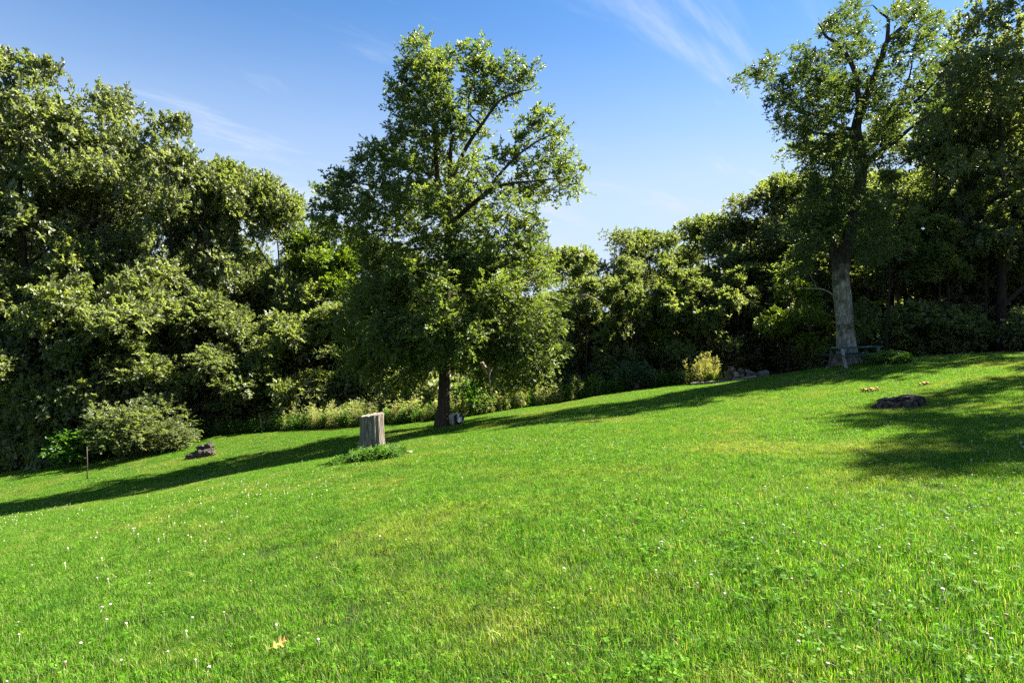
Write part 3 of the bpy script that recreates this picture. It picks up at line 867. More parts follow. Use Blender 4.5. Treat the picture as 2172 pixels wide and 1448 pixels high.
oak_limbs = [
    ([(940, 905, 0), (943, 780, 0), (946, 640, 0.05), (950, 540, 0), (952, 470, 0), (954, 407, 0), (956, 318, -0.1), (962, 285, -0.1)], 0.235, 0.05),
    ([(950, 500, 0), (936, 440, 0.2), (929, 388, 0.3), (923, 311, 0.3), (921, 272, 0.3), (898, 206, 0.2), (890, 168, 0.1), (884, 95, 0.1)], 0.13, 0.02),
    ([(955, 400, 0), (961, 374, 0), (990, 311, -0.4), (1025, 260, -0.6), (1060, 214, -0.7), (1095, 197, -0.8), (1126, 190, -0.8)], 0.11, 0.012),
    ([(953, 478, 0), (985, 448, -0.4), (1025, 415, -0.9), (1068, 392, -1.2), (1134, 384, -1.4), (1195, 377, -1.5)], 0.115, 0.016),
    ([(1025, 415, -0.9), (1064, 365, -0.7), (1103, 326, -0.6), (1149, 295, -0.5), (1180, 285, -0.5)], 0.07, 0.012),
    ([(898, 206, 0.2), (910, 190, 0.1), (922, 165, 0), (933, 144, 0), (935, 105, 0)], 0.045, 0.010),
    ([(1020, 265, -0.6), (996, 240, -0.3), (996, 202, -0.2), (1012, 140, -0.1)], 0.04, 0.010),
    ([(948, 430, 0), (900, 425, -0.5), (863, 423, -0.9), (809, 400, -1.3), (755, 388, -1.6), (720, 392, -1.8)], 0.075, 0.012),
    ([(930, 390, 0.3), (900, 366, 0.8), (871, 361, 1.1), (830, 350, 1.4), (790, 335, 1.5)], 0.05, 0.01),
    ([(949, 560, 0), (936, 531, 0.3), (894, 527, 0.9), (840, 535, 1.4), (780, 545, 2.0), (720, 500, 2.2)], 0.07, 0.012),
    ([(950, 585, 0), (985, 590, -0.8), (1021, 585, -1.5), (1080, 590, -2.2), (1140, 610, -2.6)], 0.07, 0.012),
    ([(948, 640, 0), (900, 640, -1.0), (840, 640, -2.0), (780, 650, -2.8)], 0.06, 0.012),
    ([(948, 620, 0), (1000, 620, 1.2), (1070, 620, 2.2), (1150, 640, 2.6)], 0.06, 0.012),
    ([(947, 690, 0), (960, 680, -1.2), (975, 690, -2.4), (985, 710, -3.2)], 0.055, 0.012),
    ([(947, 700, 0), (990, 690, -0.6), (1060, 690, -1.0), (1140, 710, -1.2), (1175, 730, -1.2)], 0.055, 0.012),
    ([(947, 660, 0), (930, 660, 1.4), (900, 670, 2.8), (890, 690, 3.2)], 0.055, 0.012),
    ([(946, 710, 0), (890, 705, -0.9), (820, 720, -1.4), (770, 740, -1.4)], 0.05, 0.012),
]
oak_hand = [(885, 105, 20), (905, 130, 26), (872, 150, 24), (915, 160, 28), (940, 138, 18), (958, 118, 12), (978, 124, 13), (1017, 112, 17), (1010, 148, 22), (1040, 150, 22), (1075, 138, 18),
    (1060, 172, 22), (1125, 155, 17), (1108, 178, 14), (1090, 200, 12), (850, 192, 20), (845, 218, 18), (880, 215, 25), (922, 200, 23), (945, 222, 20), (1000, 190, 18), (1012, 222, 22),
    (930, 250, 26), (890, 255, 24), (962, 255, 22), (866, 268, 20), (1032, 200, 18), (1055, 225, 12), (845, 285, 18), (880, 300, 24), (912, 308, 24), (985, 292, 18), (1022, 288, 16), (950, 285, 20),
    (1148, 243, 14), (1122, 272, 16), (1145, 285, 16), (1105, 298, 18), (1175, 283, 12), (1192, 272, 9), (792, 318, 17), (772, 342, 20), (815, 328, 18), (850, 330, 22), (830, 358, 22), (872, 345, 18),
    (1062, 330, 18), (1090, 342, 18), (1172, 325, 16), (1200, 345, 17), (1224, 366, 13), (1182, 368, 20), (1217, 398, 13), (1142, 350, 18), (1130, 385, 19), (1150, 408, 17), (1100, 398, 18), (1190, 398, 16),
    (725, 375, 17), (700, 395, 15), (740, 400, 21), (690, 420, 14), (765, 378, 16), (780, 420, 22), (802, 385, 18), (684, 448, 17), (720, 440, 22), (752, 452, 24), (792, 460, 24), (830, 430, 21), (852, 410, 20), (882, 398, 18),
    (1032, 370, 15), (1000, 400, 15), (1060, 420, 17), (1092, 438, 16), (1130, 430, 11), (702, 480, 19), (742, 490, 22), (782, 500, 25), (832, 480, 27), (872, 460, 25), (912, 450, 24), (892, 500, 28), (930, 520, 28), (962, 500, 25),
    (1002, 480, 22), (1032, 465, 17), (1062, 470, 15), (1100, 488, 20), (1130, 470, 13), (1122, 520, 24), (1080, 520, 24), (1042, 520, 24), (1002, 540, 26), (1128, 498, 14), (975, 360, 20), (940, 350, 22), (905, 370, 22), (960, 400, 22), (930, 420, 24), (985, 430, 22), (1010, 440, 20), (860, 440, 24), (1040, 400, 18), (960, 455, 24), (830, 400, 20), (895, 345, 20), (1000, 350, 16), (960, 430, 16), (905, 420, 18)]
def oak_depth(px, py):
    hw = 30 + (py - 85) * 0.33
    hw = min(hw, 210)
    u = min(abs(px - 945) / (hw * 1.5), 0.95)
    return hw / F * 22 * math.sqrt(1 - u * u) * 1.05
def oak_fill(rng):
    out = []
    prof = [(520, 790, 1140), (560, 750, 1165), (600, 735, 1185), (650, 722, 1195), (700, 722, 1198), (740, 740, 1185), (770, 770, 1170), (800, 800, 1150), (825, 830, 1100)]
    for i in range(320):
        py = rng.uniform(535, 805)
        x0 = np.interp(py, [p[0] for p in prof], [p[1] for p in prof]); x1 = np.interp(py, [p[0] for p in prof], [p[2] for p in prof])
        c = (x0 + x1) / 2; hw = (x1 - x0) / 2
        a = rng.uniform(0, 6.283); k = math.sqrt(rng.uniform(0.15, 1.0))
        px = c + hw * k * math.cos(a) * 0.95; dy = hw / F * 22 * k * math.sin(a) * 1.0
        if py > 770 and abs(px - 945) < 55: continue
        if py > 740 and dy < -1.0: py -= 50
        out.append((px, py, dy, rng.uniform(22, 34)))
    out += [(870, 800, -0.5, 24), (840, 790, -1, 26), (900, 770, -1.5, 26), (1010, 740, -1.5, 26), (1100, 770, -0.5, 26), (1160, 760, 0, 24), (1150, 720, -1, 26), (1190, 690, -0.6, 20), (1180, 640, -.6, 24),
            (1000, 800, 1.5, 24), (970, 820, 2.0, 20), (905, 745, -2.2, 26), (940, 750, -2.4, 24), (975, 748, -2.2, 24), (880, 770, -1.8, 26), (815, 800, 0.6, 26), (850, 815, 0.4, 24), (770, 780, 0.8, 26), (740, 760, 0.4, 24), (1110, 800, 0.6, 24), (1150, 795, 0.4, 22), (1090, 815, 0.8, 20), (880, 810, 0.8, 22), (800, 770, -1.0, 26), (1130, 740, -1.6, 26), (1080, 720, -2.2, 28), (780, 720, 0, 28), (760, 690, 0, 28)]
    return [c for c in out if not (abs(c[0] - 1035) < 40 and 748 < c[1] < 800)] + [(1035, 815, 1.5, 20), (1010, 808, 1.2, 18), (1060, 810, 1.2, 18), (1035, 838, 2.5, 16), (1000, 775, 0, 18), (1072, 770, 0, 18)]
oak = big_tree('oak_tree', 940, 22, oak_limbs, oak_hand, oak_fill, 'solitary oak in the middle of the lawn with a brown trunk and tall open crown', M_BARK, M_OAK, 0.165, 17, 10, 3, 0.85,
               depth_of=oak_depth, dup=3, spurs=[([(872, 135, 0.1), (855, 112, 0), (840, 100, 0), (834, 88, 0)], 0.022, 0.008), ([(857, 114, 0), (858, 96, 0)], 0.012, 0.006), ([(1128, 190, -.8), (1100, 196, -.8)], 0.01, 0.02)])

# ------------------------------------------------------------------ grey-trunked oak on the right
r_limbs = [
    ([(1799, 772, 0), (1793, 700, 0), (1787, 630, 0), (1783, 585, 0), (1788, 548, 0)], 0.365, 0.30),
    ([(1785, 565, 0), (1790, 540, 0), (1803, 490, 0), (1812, 440, 0), (1824, 390, 0), (1828, 350, 0)], 0.292, 0.22),
    ([(1784, 590, 0), (1772, 545, 0.2), (1760, 510, 0.3), (1758, 470, 0.4), (1765, 430, 0.4), (1772, 390, 0.3), (1765, 340, 0.3)], 0.24, 0.06),
    ([(1828, 350, 0), (1822, 310, -0.1), (1816, 271, -0.2), (1826, 230, -0.2), (1840, 200, -0.3), (1869, 128, -0.4), (1882, 88, -0.5), (1927, 46, -0.5), (1955, 5, -0.5)], 0.24, 0.05),
    ([(1882, 90, -0.5), (1884, 60, -0.5), (1883, 39, -0.5), (1868, 28, -0.5), (1852, 12, -0.5)], 0.09, 0.02),
    ([(1822, 215, -0.2), (1818, 175, 0.1), (1811, 147, 0.2), (1795, 115, 0.2), (1777, 93, 0.2), (1752, 78, 0.2), (1744, 62, 0.2), (1735, 49, 0.2)], 0.13, 0.02),
    ([(1829, 355, 0), (1850, 335, -0.4), (1875, 316, -0.8), (1910, 290, -1.2), (1943, 263, -1.5), (1980, 240, -1.7)], 0.15, 0.03),
    ([(1870, 310, 0.3), (1885, 267, 0.5), (1912, 213, 0.8), (1930, 160, 1.0), (1936, 120, 1.0)], 0.10, 0.02),
    ([(1880, 275, 0.5), (1920, 235, 0.0), (1958, 201, -0.4), (1985, 172, -0.5), (2003, 150, -0.5)], 0.08, 0.02),
    ([(1820, 300, 0), (1796, 288, -0.6), (1755, 285, -1.2), (1719, 277, -1.5), (1688, 247, -1.6)], 0.09, 0.02),
    ([(1818, 280, 0), (1770, 262, 0.6), (1730, 245, 0.9), (1695, 230, 1.0), (1665, 201, 1.0), (1612, 170, 1.0)], 0.09, 0.012),
    ([(1820, 195, 0), (1770, 185, -0.8), (1735, 165, -1.2), (1705, 130, -1.2)], 0.06, 0.015),
    ([(1800, 742, 0), (1822, 764, -0.25), (1848, 778, -0.5)], 0.20, 0.03), ([(1796, 742, 0), (1772, 765, -0.3), (1752, 782, -0.5)], 0.18, 0.03), ([(1799, 745, 0), (1802, 770, -0.6), (1808, 782, -1.1)], 0.20, 0.03),
    ([(1785, 640, 0), (1750, 615, -0.7), (1715, 612, -1.2), (1690, 610, -1.5)], 0.04, 0.012),
]
r_hand = [(1580, 170, 11), (1605, 157, 16), (1635, 167, 14), (1640, 132, 14), (1668, 190, 20), (1650, 212, 16), (1695, 160, 21), (1700, 117, 17), (1720, 145, 24), (1740, 190, 26), (1682, 230, 22), (1722, 230, 26), (1662, 263, 15), (1692, 273, 22),
    (1732, 278, 24), (1762, 240, 26), (1770, 182, 24), (1768, 122, 20), (1762, 62, 19), (1790, 42, 20), (1812, 20, 18), (1805, 82, 20), (1828, 60, 14), (1830, 112, 18), (1850, 152, 20), (1800, 132, 20), (1800, 182, 22), (1790, 222, 23), (1862, 182, 18),
    (1905, 30, 18), (1935, 18, 22), (1962, 40, 18), (1985, 52, 13), (1970, 82, 17), (1922, 72, 16), (1990, 112, 12), (1902, 112, 18), (1942, 112, 18), (1905, 150, 18), (1925, 182, 17), (1962, 150, 16), (1870, 212, 19), (1892, 242, 18), (1926, 222, 17), (1955, 192, 15),
    (1702, 318, 20), (1742, 325, 23), (1780, 300, 24), (1790, 342, 26), (1722, 358, 16), (1752, 380, 24), (1800, 402, 22), (1850, 300, 18), (1872, 270, 19), (1850, 240, 19), (1862, 342, 16), (1892, 300, 16), (1990, 230, 15), (1965, 225, 14),
    (1752, 420, 25), (1722, 442, 27), (1762, 462, 27), (1800, 472, 22), (1832, 422, 22), (1852, 472, 24), (1742, 500, 27), (1702, 520, 27), (1842, 530, 24), (1725, 400, 20), (1700, 480, 24), (1690, 560, 24), (1870, 430, 20), (1880, 510, 22),
    (1815, 640, 13), (1832, 682, 17), (1803, 692, 11), (1850, 662, 13), (1812, 665, 11)]
def r_depth(px, py):
    hw = 190 if py < 340 else (110 if py < 600 else 12)
    u = min(abs(px - 1810) / 250, 0.95)
    return hw / F * 24 * math.sqrt(1 - u * u) * 0.8
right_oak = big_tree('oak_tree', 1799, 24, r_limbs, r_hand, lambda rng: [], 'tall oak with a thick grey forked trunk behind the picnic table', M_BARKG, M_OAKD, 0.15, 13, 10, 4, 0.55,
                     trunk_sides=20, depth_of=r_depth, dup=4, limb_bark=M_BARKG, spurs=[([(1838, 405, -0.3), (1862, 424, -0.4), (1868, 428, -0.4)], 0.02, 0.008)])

# ------------------------------------------------------------------ woods
L_ = put_tree
# left wall, tall trees
L_('broad_dark', -190, 29, 60, 560, 'huge dark tree cut off by the left border of the photo')
L_('broad_dark', 50, 31, 135, 430, 'tallest tree of the left wood, standing at the far left')
L_('tall_dark', 205, 33, 195, 300, 'tall dark tree between the tallest left tree and the rounded crown')
L_('broad_dark', 365, 34, 258, 300, 'tall tree with a rounded dark crown, second peak of the left skyline')
L_('broad_mid', 495, 36, 352, 260, 'mid green tree at the third step of the falling left skyline')
L_('broad_mid', 590, 37, 408, 230, 'tree at the fourth step of the left skyline, left of the pale green crown')
L_('round_yellow', 690, 38, 478, 240, 'yellow green rounded tree just left of the lawn oak')
L_('broad_mid', 800, 41, 520, 260, 'mid green tree half hidden behind the left side of the lawn oak')
L_('round_yellow', 900, 40, 560, 250, 'yellow green tree glimpsed behind the trunk of the lawn oak')
# left wall, lower trees in front
L_('pale_low', 30, 29, 575, 330, 'leafy low tree under the tallest tree at the left border')
L_('bushy_mid', 165, 30, 520, 300, 'mid green tree in front of the left wood, above the dark green shrub')
L_('pale_low', 320, 31, 560, 330, 'pale grey green tree in the middle of the left wood')
L_('pale_low', 455, 31.5, 630, 260, 'pale drooping tree right of the big pale one in the left wood')
L_('bushy_mid', 585, 32.5, 668, 210, 'small bright tree at the right end of the left wood')
L_('bushy_mid', 660, 35, 610, 240, 'dark understory tree below the yellow green rounded tree')
L_('broad_mid', 740, 34, 640, 220, 'shaded low tree at the left edge of the lawn oak crown')
L_('bushy_mid', 240, 29.5, 700, 260, 'shaded low tree behind the round pale bush')
# middle
L_('broad_mid', 1020, 42, 560, 240, 'tree behind the right half of the lawn oak')
L_('bushy_mid', 1105, 33, 690, 210, 'leafy low tree right behind the lawn oak near the broken trunk', rz=1.0)
dead_host = L_('broad_mid', 1195, 37, 528, 190, 'tree with a bare pale arching limb right of the lawn oak', rz=0.3)
L_('tall_dark', 1300, 40, 492, 190, 'tall tree at the left peak of the middle skyline')
L_('broad_mid', 1378, 41, 492, 180, 'tall tree at the right peak of the middle skyline')
L_('broad_mid', 1440, 43, 528, 150, 'lower tree in the dip of the middle skyline')
L_('broad_mid', 1505, 37, 460, 200, 'tree at the first step of the rising right skyline')
L_('tall_dark', 1590, 35, 412, 220, 'dark tree at the second step of the rising right skyline')
L_('broad_mid', 1672, 36, 372, 210, 'tree beside the left edge of the grey oak crown')
L_('bushy_mid', 1250, 34, 640, 170, 'dark low tree behind the small yellow bush')
L_('bushy_mid', 1335, 35, 590, 170, 'dark low tree behind the blue green bush')
L_('round_yellow', 1408, 34, 598, 150, 'light green pointed tree in the middle wood')
L_('bushy_mid', 1490, 32, 600, 190, 'dark leafy tree behind the goldenrod clump')
L_('broad_mid', 1590, 34, 560, 200, 'shaded tree behind the stone heap')
L_('open_yellow', 1672, 29.5, 560, 180, 'young yellow green tree left of the grey oak trunk')
# right
L_('tall_high', 1740, 39, 300, 240, 'tall tree standing behind the grey oak')
L_('tall_high', 1890, 37, 250, 260, 'high crowned tree right behind the grey oak')
L_('tall_dark', 1985, 33, 190, 260, 'dark tree between the grey oak and the right border tree')
L_('tall_dark', 2125, 28, 10, 330, 'very tall dark tree reaching the top right corner')
L_('broad_mid', 2060, 32, 215, 300, 'dense mid green tree between the grey oak and the right border')
L_('broad_dark', 2185, 31, 270, 330, 'dense dark tree low behind the right border trees')
L_('tall_dark', 2240, 28, -160, 400, 'huge dark trunked tree cut off by the right border')
L_('tall_high', 2741, 18.6, -560, 400, 'tree beyond the right border whose shade falls on the low rotten stump')
L_('tall_dark', 2863, 14.6, -760, 450, 'nearest tree beyond the right border, shading the lawn in front of the low stump')
L_('tall_high', 1920, 35, 430, 230, 'shaded mid height tree in the right wood')
L_('tall_high', 2040, 32, 420, 240, 'shaded mid height tree near the right border')
GR = 'slender trunks in the right wood'
rr = random.Random(3)
for px in (1850, 1880, 1905, 1940, 1962, 1990, 2012, 2035, 2060, 2085, 2110, 2135, 2160, 1640, 1615):
    L_('slender', px + rr.uniform(-8, 8), rr.uniform(27, 37), rr.uniform(380, 500), rr.uniform(90, 130), 'slender dark trunked tree in the shade of the woods', 'slender_tree', GR)
# deep rows that close the woods
for px in (1243, 1328, 1346, 1418, 1545, 1568):
    L_('slender', px, rr.uniform(31.5, 33), rr.uniform(540, 600), rr.uniform(80, 110), 'slender dark trunked tree at the front of the middle woods', 'slender_tree', 'slender trunks in the middle wood')
GB = 'trees deep in the wood behind the edge trees'
for k in range(34):
    px = -420 + k * 92 + rr.uniform(-25, 25)
    sky = np.interp(px, [-400, 0, 200, 370, 500, 620, 700, 1000, 1180, 1300, 1430, 1500, 1600, 1700, 1900, 2172, 2700], [100, 160, 230, 300, 400, 460, 520, 560, 560, 530, 560, 500, 450, 410, 330, 200, 150])
    L_(rr.choice(['broad_dark', 'broad_mid', 'tall_dark']), px, rr.uniform(46, 56), sky + rr.uniform(25, 70), 230, 'broadleaf tree deep in the wood, mostly hidden by the edge trees', 'broadleaf_tree', GB)
    L_(rr.choice(['bushy_mid', 'broad_mid']), px + 45, rr.uniform(38, 44), max(sky + 150, 540) + rr.uniform(0, 80), 220, 'broadleaf tree deep in the wood, mostly hidden by the edge trees', 'broadleaf_tree', GB)

# bare pale limb and dead twigs on the middle tree
def dead_limb(host, segs):
    hm = host.matrix_basis.inverted() if False else (Matrix.Translation(host.location) @ host.rotation_euler.to_matrix().to_4x4() @ Matrix.Diagonal((*host.scale, 1))).inverted()
    for pts, r0, r1 in segs:
        pp, rr_ = limb_pts([P(*p) for p in pts], r0, r1, 4)
        sb = MB(); sb.tube(pp, rr_, 6)
        sb.v = [tuple(hm @ Vector(p)) for p in sb.v]
        link('dead_branch', sb.mesh('dead_branch', M_DEAD), host)
dead_limb(dead_host, [([(1185, 668, 34), (1200, 648, 32), (1222, 632, 31), (1242, 626, 30.6), (1260, 634, 30.4), (1277, 642, 30.2)], 0.10, 0.02),
                      ([(1222, 632, 31), (1240, 615, 31.4), (1262, 600, 31.8), (1290, 588, 32)], 0.06, 0.02),
                      ([(1160, 540, 36), (1164, 522, 36), (1163, 508, 36), (1170, 497, 36)], 0.05, 0.015)])

# ------------------------------------------------------------------ bushes
B1 = bush_mesh(61, 1.6, 2.0, M_PALE, 0.085, 60, 30, 10)
B2 = bush_mesh(62, 1.2, 1.5, M_FERN, 0.12, 36, 20, 9)
B3 = bush_mesh(63, 1.0, 1.4, M_BLUE, 0.10, 44, 24, 9)
B4 = bush_mesh(64, 0.6, 0.8, M_YEL, 0.09, 26, 18, 8)
B5 = bush_mesh(65, 0.7, 1.2, M_RUST, 0.12, 14, 12, 8)
B6 = bush_mesh(66, 0.8, 0.7, M_FERN, 0.07, 40, 20, 9, up=0.1)
B7 = (bush_mesh(67, 0.5, 1.0, M_GOLD, 0.06, 12, 6, 6)[0], weed_mesh(90, 1.2, M_GOLD, 0.06, stems=17, spread=0.26, fat=0.75))
put_bush(B1, 300, 27.2, 230, 842, 1.6, 2.0, 'large rounded pale green bush at the edge of the left wood')
put_bush(B1, 345, 26.6, 130, 895, 1.6, 2.0, 'smaller pale bush nestled against the right of the large rounded one')
put_bush(B2, 185, 27.0, 150, 905, 1.2, 1.5, 'dark green shrub left of the large rounded pale bush')
put_bush(B5, 92, 28.5, 44, 905, 0.7, 1.2, 'rust red sapling in the shade at the far left', 'sapling', 'plant')
put_bush(B1, 40, 28.6, 100, 890, 1.6, 2.0, 'pale leafy sapling by the rust red one at the left border')
put_bush(B3, 1340, 31, 100, 768, 1.0, 1.4, 'blue green rounded bush in front of the middle wood')
put_bush(B4, 1262, 30.8, 40, 798, 0.6, 0.8, 'small yellow green bush at the end of the weed strip')
put_bush(B7, 1478, 28.6, 64, 766, 0.7, 1.2, 'left half of the sunlit golden weed clump by the stone border', 'goldenrod_clump', 'plant')
put_bush(B7, 1500, 28.4, 56, 752, 0.7, 1.2, 'taller right half of the sunlit golden weed clump', 'goldenrod_clump', 'plant')
put_bush(B6, 1884, 21.8, 88, 744, 0.8, 0.7, 'spreading green bush beside the right end of the picnic table')
put_bush(B2, 1000, 28.6, 90, 812, 1.2, 1.5, 'leafy pale shrub right of the lawn oak trunk behind the weeds')
put_bush(B4, 1508, 28.0, 26, 792, 0.6, 0.8, 'low bright yellow plant at the foot of the golden clump', 'plant', 'plant')
# small tree with spreading branches left of centre
L_('pale_low', 462, 30.6, 835, 100, 'small spreading pale sapling in front of the left wood', 'sapling')

# ------------------------------------------------------------------ tall weathered stump
def tall_stump():
    b = at(790, 13)
    o = root_at('tree_stump', b, 'tall grey weathered tree stump standing in the lawn', 'stump')
    rng = np.random.default_rng(77)
    n = 72; hs = np.concatenate([[-0.25, -0.1], np.linspace(0, 1.0, 22)])
    ph = rng.uniform(0, 6.28, 14); amp = rng.uniform(0.2, 1, 14)
    verts = []; faces = []
    cracks = [(rng.uniform(0, 6.28), rng.uniform(0.03, 0.07), rng.uniform(0.02, 0.05)) for _ in range(16)] + [(4.95, 0.05, 0.07), (4.5, 0.04, 0.045), (5.3, .05, .05)]
    def rad(a, h):
        r = 0.255 + 0.075 * math.exp(-max(h, 0) / 0.16) + 0.03 * (1 - h)
        r += 0.05 * math.exp(-max(h, 0) / 0.22) * (math.cos(3 * a + 0.6) + 0.6 * math.cos(5 * a + 2))
        for k in range(14):
            r += 0.0042 * amp[k] * math.cos((k * 2 + 3) * a + ph[k] + 0.5 * math.sin(h * 2 + k))
        for (ca, cw, cd) in cracks:
            da = abs((a - ca - 0.08 * math.sin(3 * h) + math.pi) % (2 * math.pi) - math.pi)
            r -= cd * math.exp(-(da / cw) ** 2) * (0.55 + 0.45 * math.sin(2.2 * h + ca * 3))
        return r
    def top(a): return 0.95 + 0.035 * math.cos(a) + 0.007 * math.sin(9 * a) + 0.006 * math.sin(17 * a + 1)
    for h in hs:
        for k in range(n):
            a = 2 * math.pi * k / n
            r = rad(a, h); z = h if h <= 0 else h * top(a)
            verts.append((r * math.cos(a) - 0.01 * h, r * math.sin(a), z))
    m = len(hs)
    for i in range(m - 1):
        for k in range(n):
            faces.append((i * n + k, i * n + (k + 1) % n, (i + 1) * n + (k + 1) % n, (i + 1) * n + k))
    mb = MB(); mb.add(verts, faces); link('stump_side', mb.mesh('stump_side', M_STUMP), o)
    tv = [Vector(v) for v in verts[-n:]]
    c = sum(tv, Vector()) / n
    mb = MB(); vs = []; fs = []
    for s, dz in ((1.0, 0.0), (0.93, 0.006), (0.55, -0.004)):
        vs += [c + (p - c) * s + Vector((0, 0, dz)) for p in tv]
    vs.append(c + Vector((0, 0, -0.02)))
    for i in range(2):
        for k in range(n):
            fs.append((i * n + k, i * n + (k + 1) % n, (i + 1) * n + (k + 1) % n, (i + 1) * n + k))
    for k in range(n): fs.append((2 * n + k, 2 * n + (k + 1) % n, 3 * n))
    mb.add(vs, fs); link('cut_top', mb.mesh('cut_top', M_CUT, False), o)
tall_stump()
# long grass and weeds around the foot of the stump
def stump_weeds():
    rng = np.random.default_rng(31)
    protos = [tuft(400 + i, 0.22, 60, 0.10, 0.26, 0.004, 0.010, 1.2, rad=True) for i in range(4)] + [weed_mesh(70 + i, 0.28, M_FERN, 0.06, stems=4) for i in range(3)]
    pts = []
    for i in range(110):
        px = rng.normal(780, 40); d = 12.3 + rng.normal(0, 0.2)
        if d > 12.75 and 762 < px < 818: d = 12.6
        px = max(712, min(856, px))
        x = (px - 1086) / F * d; pts.append((x, d, gz(x, d)))
    for i in range(22):
        px = rng.uniform(1790, 1975); d = 12.35 + rng.normal(0, 0.12)
        x = (px - 1086) / F * d; pts.append((x, d, gz(x, d)))
    for i in range(14):
        px = rng.uniform(395, 470); d = 23.2 + rng.normal(0, 0.1)
        x = (px - 1086) / F * d; pts.append((x, d, gz(x, d)))
    pts = np.array(pts); n = len(pts)
    idx = np.where(np.arange(n) < 110, rng.integers(0, 7, n), rng.integers(0, 4, n))
    scatter('long_grass', protos, pts, rng.uniform(0, 6.28, n), rng.uniform(0.4, 0.95, n) * np.where(np.arange(n) < 110, 0.85, 0.6), idx, 'unmown grass and weeds around the stumps', 'grass')
stump_weeds()

# ------------------------------------------------------------------ rotten stumps
def chunk(seed, sx, sy, sz, rough=0.22, sub=2):
    rng = random.Random(seed)
    bm = bmesh.new(); bmesh.ops.create_icosphere(bm, subdivisions=sub, radius=0.5)
    for v in bm.verts:
        p = v.co.normalized()
        q = Vector((math.copysign(abs(p.x) ** 0.6, p.x), math.copysign(abs(p.y) ** 0.6, p.y), math.copysign(abs(p.z) ** 0.6, p.z)))
        k = 1 + rng.uniform(-rough, rough)
        v.co = Vector((q.x * sx, q.y * sy, q.z * sz)) * 0.5 * k
    vs = [v.co.copy() for v in bm.verts]; fs = [tuple(x.index for x in f.verts) for f in bm.faces]
    bm.free(); return vs, fs
def piece(name, parent, seed, loc, size, mat, rz=0.0, tilt=0.0, rough=0.2, smooth=False):
    vs, fs = chunk(seed, *size, rough=rough)
    mb = MB(); mb.add(vs, fs)
    o = link(name, mb.mesh(name, mat, smooth), parent)
    o.location = loc; o.rotation_euler = (tilt, tilt * 0.6, rz)
    return o
def rotten_right():
    b = at(1907, 13)
    sl_ = (gz(b.x + .4, b.y) - gz(b.x - .4, b.y)) / .8
    o = root_at('rotten_stump', b, 'low wide rotten dark stump in the right lawn', 'stump')
    o.rotation_euler = (0, -math.atan(sl_), 0)
    rng = random.Random(4)
    n = 40; vs = []; fs = []
    for i, (h, k) in enumerate(((-0.15, 1.08), (0.0, 1.05), (0.08, 0.97), (0.15, 0.95), (0.17, 0.8), (0.10, 0.55), (0.08, 0.2))):
        for j in range(n):
            a = 2 * math.pi * j / n
            r = k * (1 + 0.10 * math.sin(3 * a + 1) + 0.06 * math.sin(7 * a) + rng.uniform(-0.05, 0.05))
            vs.append((0.47 * r * math.cos(a), 0.32 * r * math.sin(a), h * (1 + rng.uniform(-0.2, 0.35)) + 0.04 * math.cos(a)))
    for i in range(6):
        for j in range(n):
            fs.append((i * n + j, i * n + (j + 1) % n, (i + 1) * n + (j + 1) % n, (i + 1) * n + j))
    fs.append(tuple(6 * n + j for j in range(n)))
    mb = MB(); mb.add(vs, fs); link('stump_body', mb.mesh('stump_body', M_ROT, False), o)
    for k in range(15):
        a = 3.3 + k * 0.42
        if k > 10: a = k * 1.1
        rx, ry = 0.50, 0.34
        piece('bark_piece', o, 500 + k, (rx * math.cos(a), ry * math.sin(a), 0.07 + rng.uniform(-0.02, 0.05) + 0.03 * math.cos(a)), (rng.uniform(0.10, 0.2), rng.uniform(0.06, 0.10), rng.uniform(0.14, 0.22)), M_ROT, a + 1.57, rng.uniform(-.2, .2), 0.28)
    piece('wood_slab', o, 530, (0.22, 0.02, 0.20), (0.42, 0.30, 0.12), M_ROT, 0.2, 0.06, 0.25)
    piece('wood_slab', o, 531, (-0.16, 0.14, 0.17), (0.44, 0.20, 0.08), M_ROT, -0.1, 0.04, 0.25)
rotten_right()
def rotten_left():
    b = at(430, 24)
    o = root_at('rotten_stump', b, 'dark broken stump with two prongs beside the tree shadow on the left lawn', 'stump')
    o.rotation_euler = (0, -0.22, 0)
    for k, (x, y, z, sx, sy, sz, t) in enumerate([(-0.30, 0, 0.10, 0.62, 0.5, 0.34, 0.05), (0.02, 0, 0.14, 0.55, 0.5, 0.36, 0.0), (0.30, 0.02, 0.12, 0.50, 0.45, 0.36, 0.0), (0.12, -0.12, 0.10, 0.7, 0.3, 0.22, 0.0)]):
        piece('root_mass', o, 600 + k, (x, y, z), (sx, sy, sz), M_ROT, k, t, 0.22)
    piece('wood_prong', o, 610, (-0.02, 0.05, 0.34), (0.34, 0.26, 0.30), M_ROT, 0.3, -0.2, 0.25)
    piece('wood_prong', o, 611, (0.33, 0.05, 0.36), (0.34, 0.28, 0.38), M_ROT, 0.8, 0.15, 0.25)
    piece('root_piece', o, 612, (-0.68, -0.1, 0.02), (0.30, 0.12, 0.08), M_ROT, 0.2, 0.0, 0.25)
rotten_left()
def cut_stump():
    b = at(1905, 24)
    o = root_at('cut_stump', b, 'short sawn stump with a pale flat top behind the spreading bush', 'stump')
    mb = MB(); rng = np.random.default_rng(2)
    mb.tube([(0, 0, -0.2), (0, 0, 0.0), (0, 0, 0.12), (0, 0, 0.36)], [0.34, 0.31, 0.27, 0.25], 18, 0.06, rng)
    link('stump_side', mb.mesh('stump_side', M_BARK), o)
    mb = MB(); mb.tube([(0, 0, 0.355), (0, 0, 0.375)], [0.24, 0.235], 18, 0.03, rng)
    link('cut_top', mb.mesh('cut_top', M_CUT, False), o)
cut_stump()
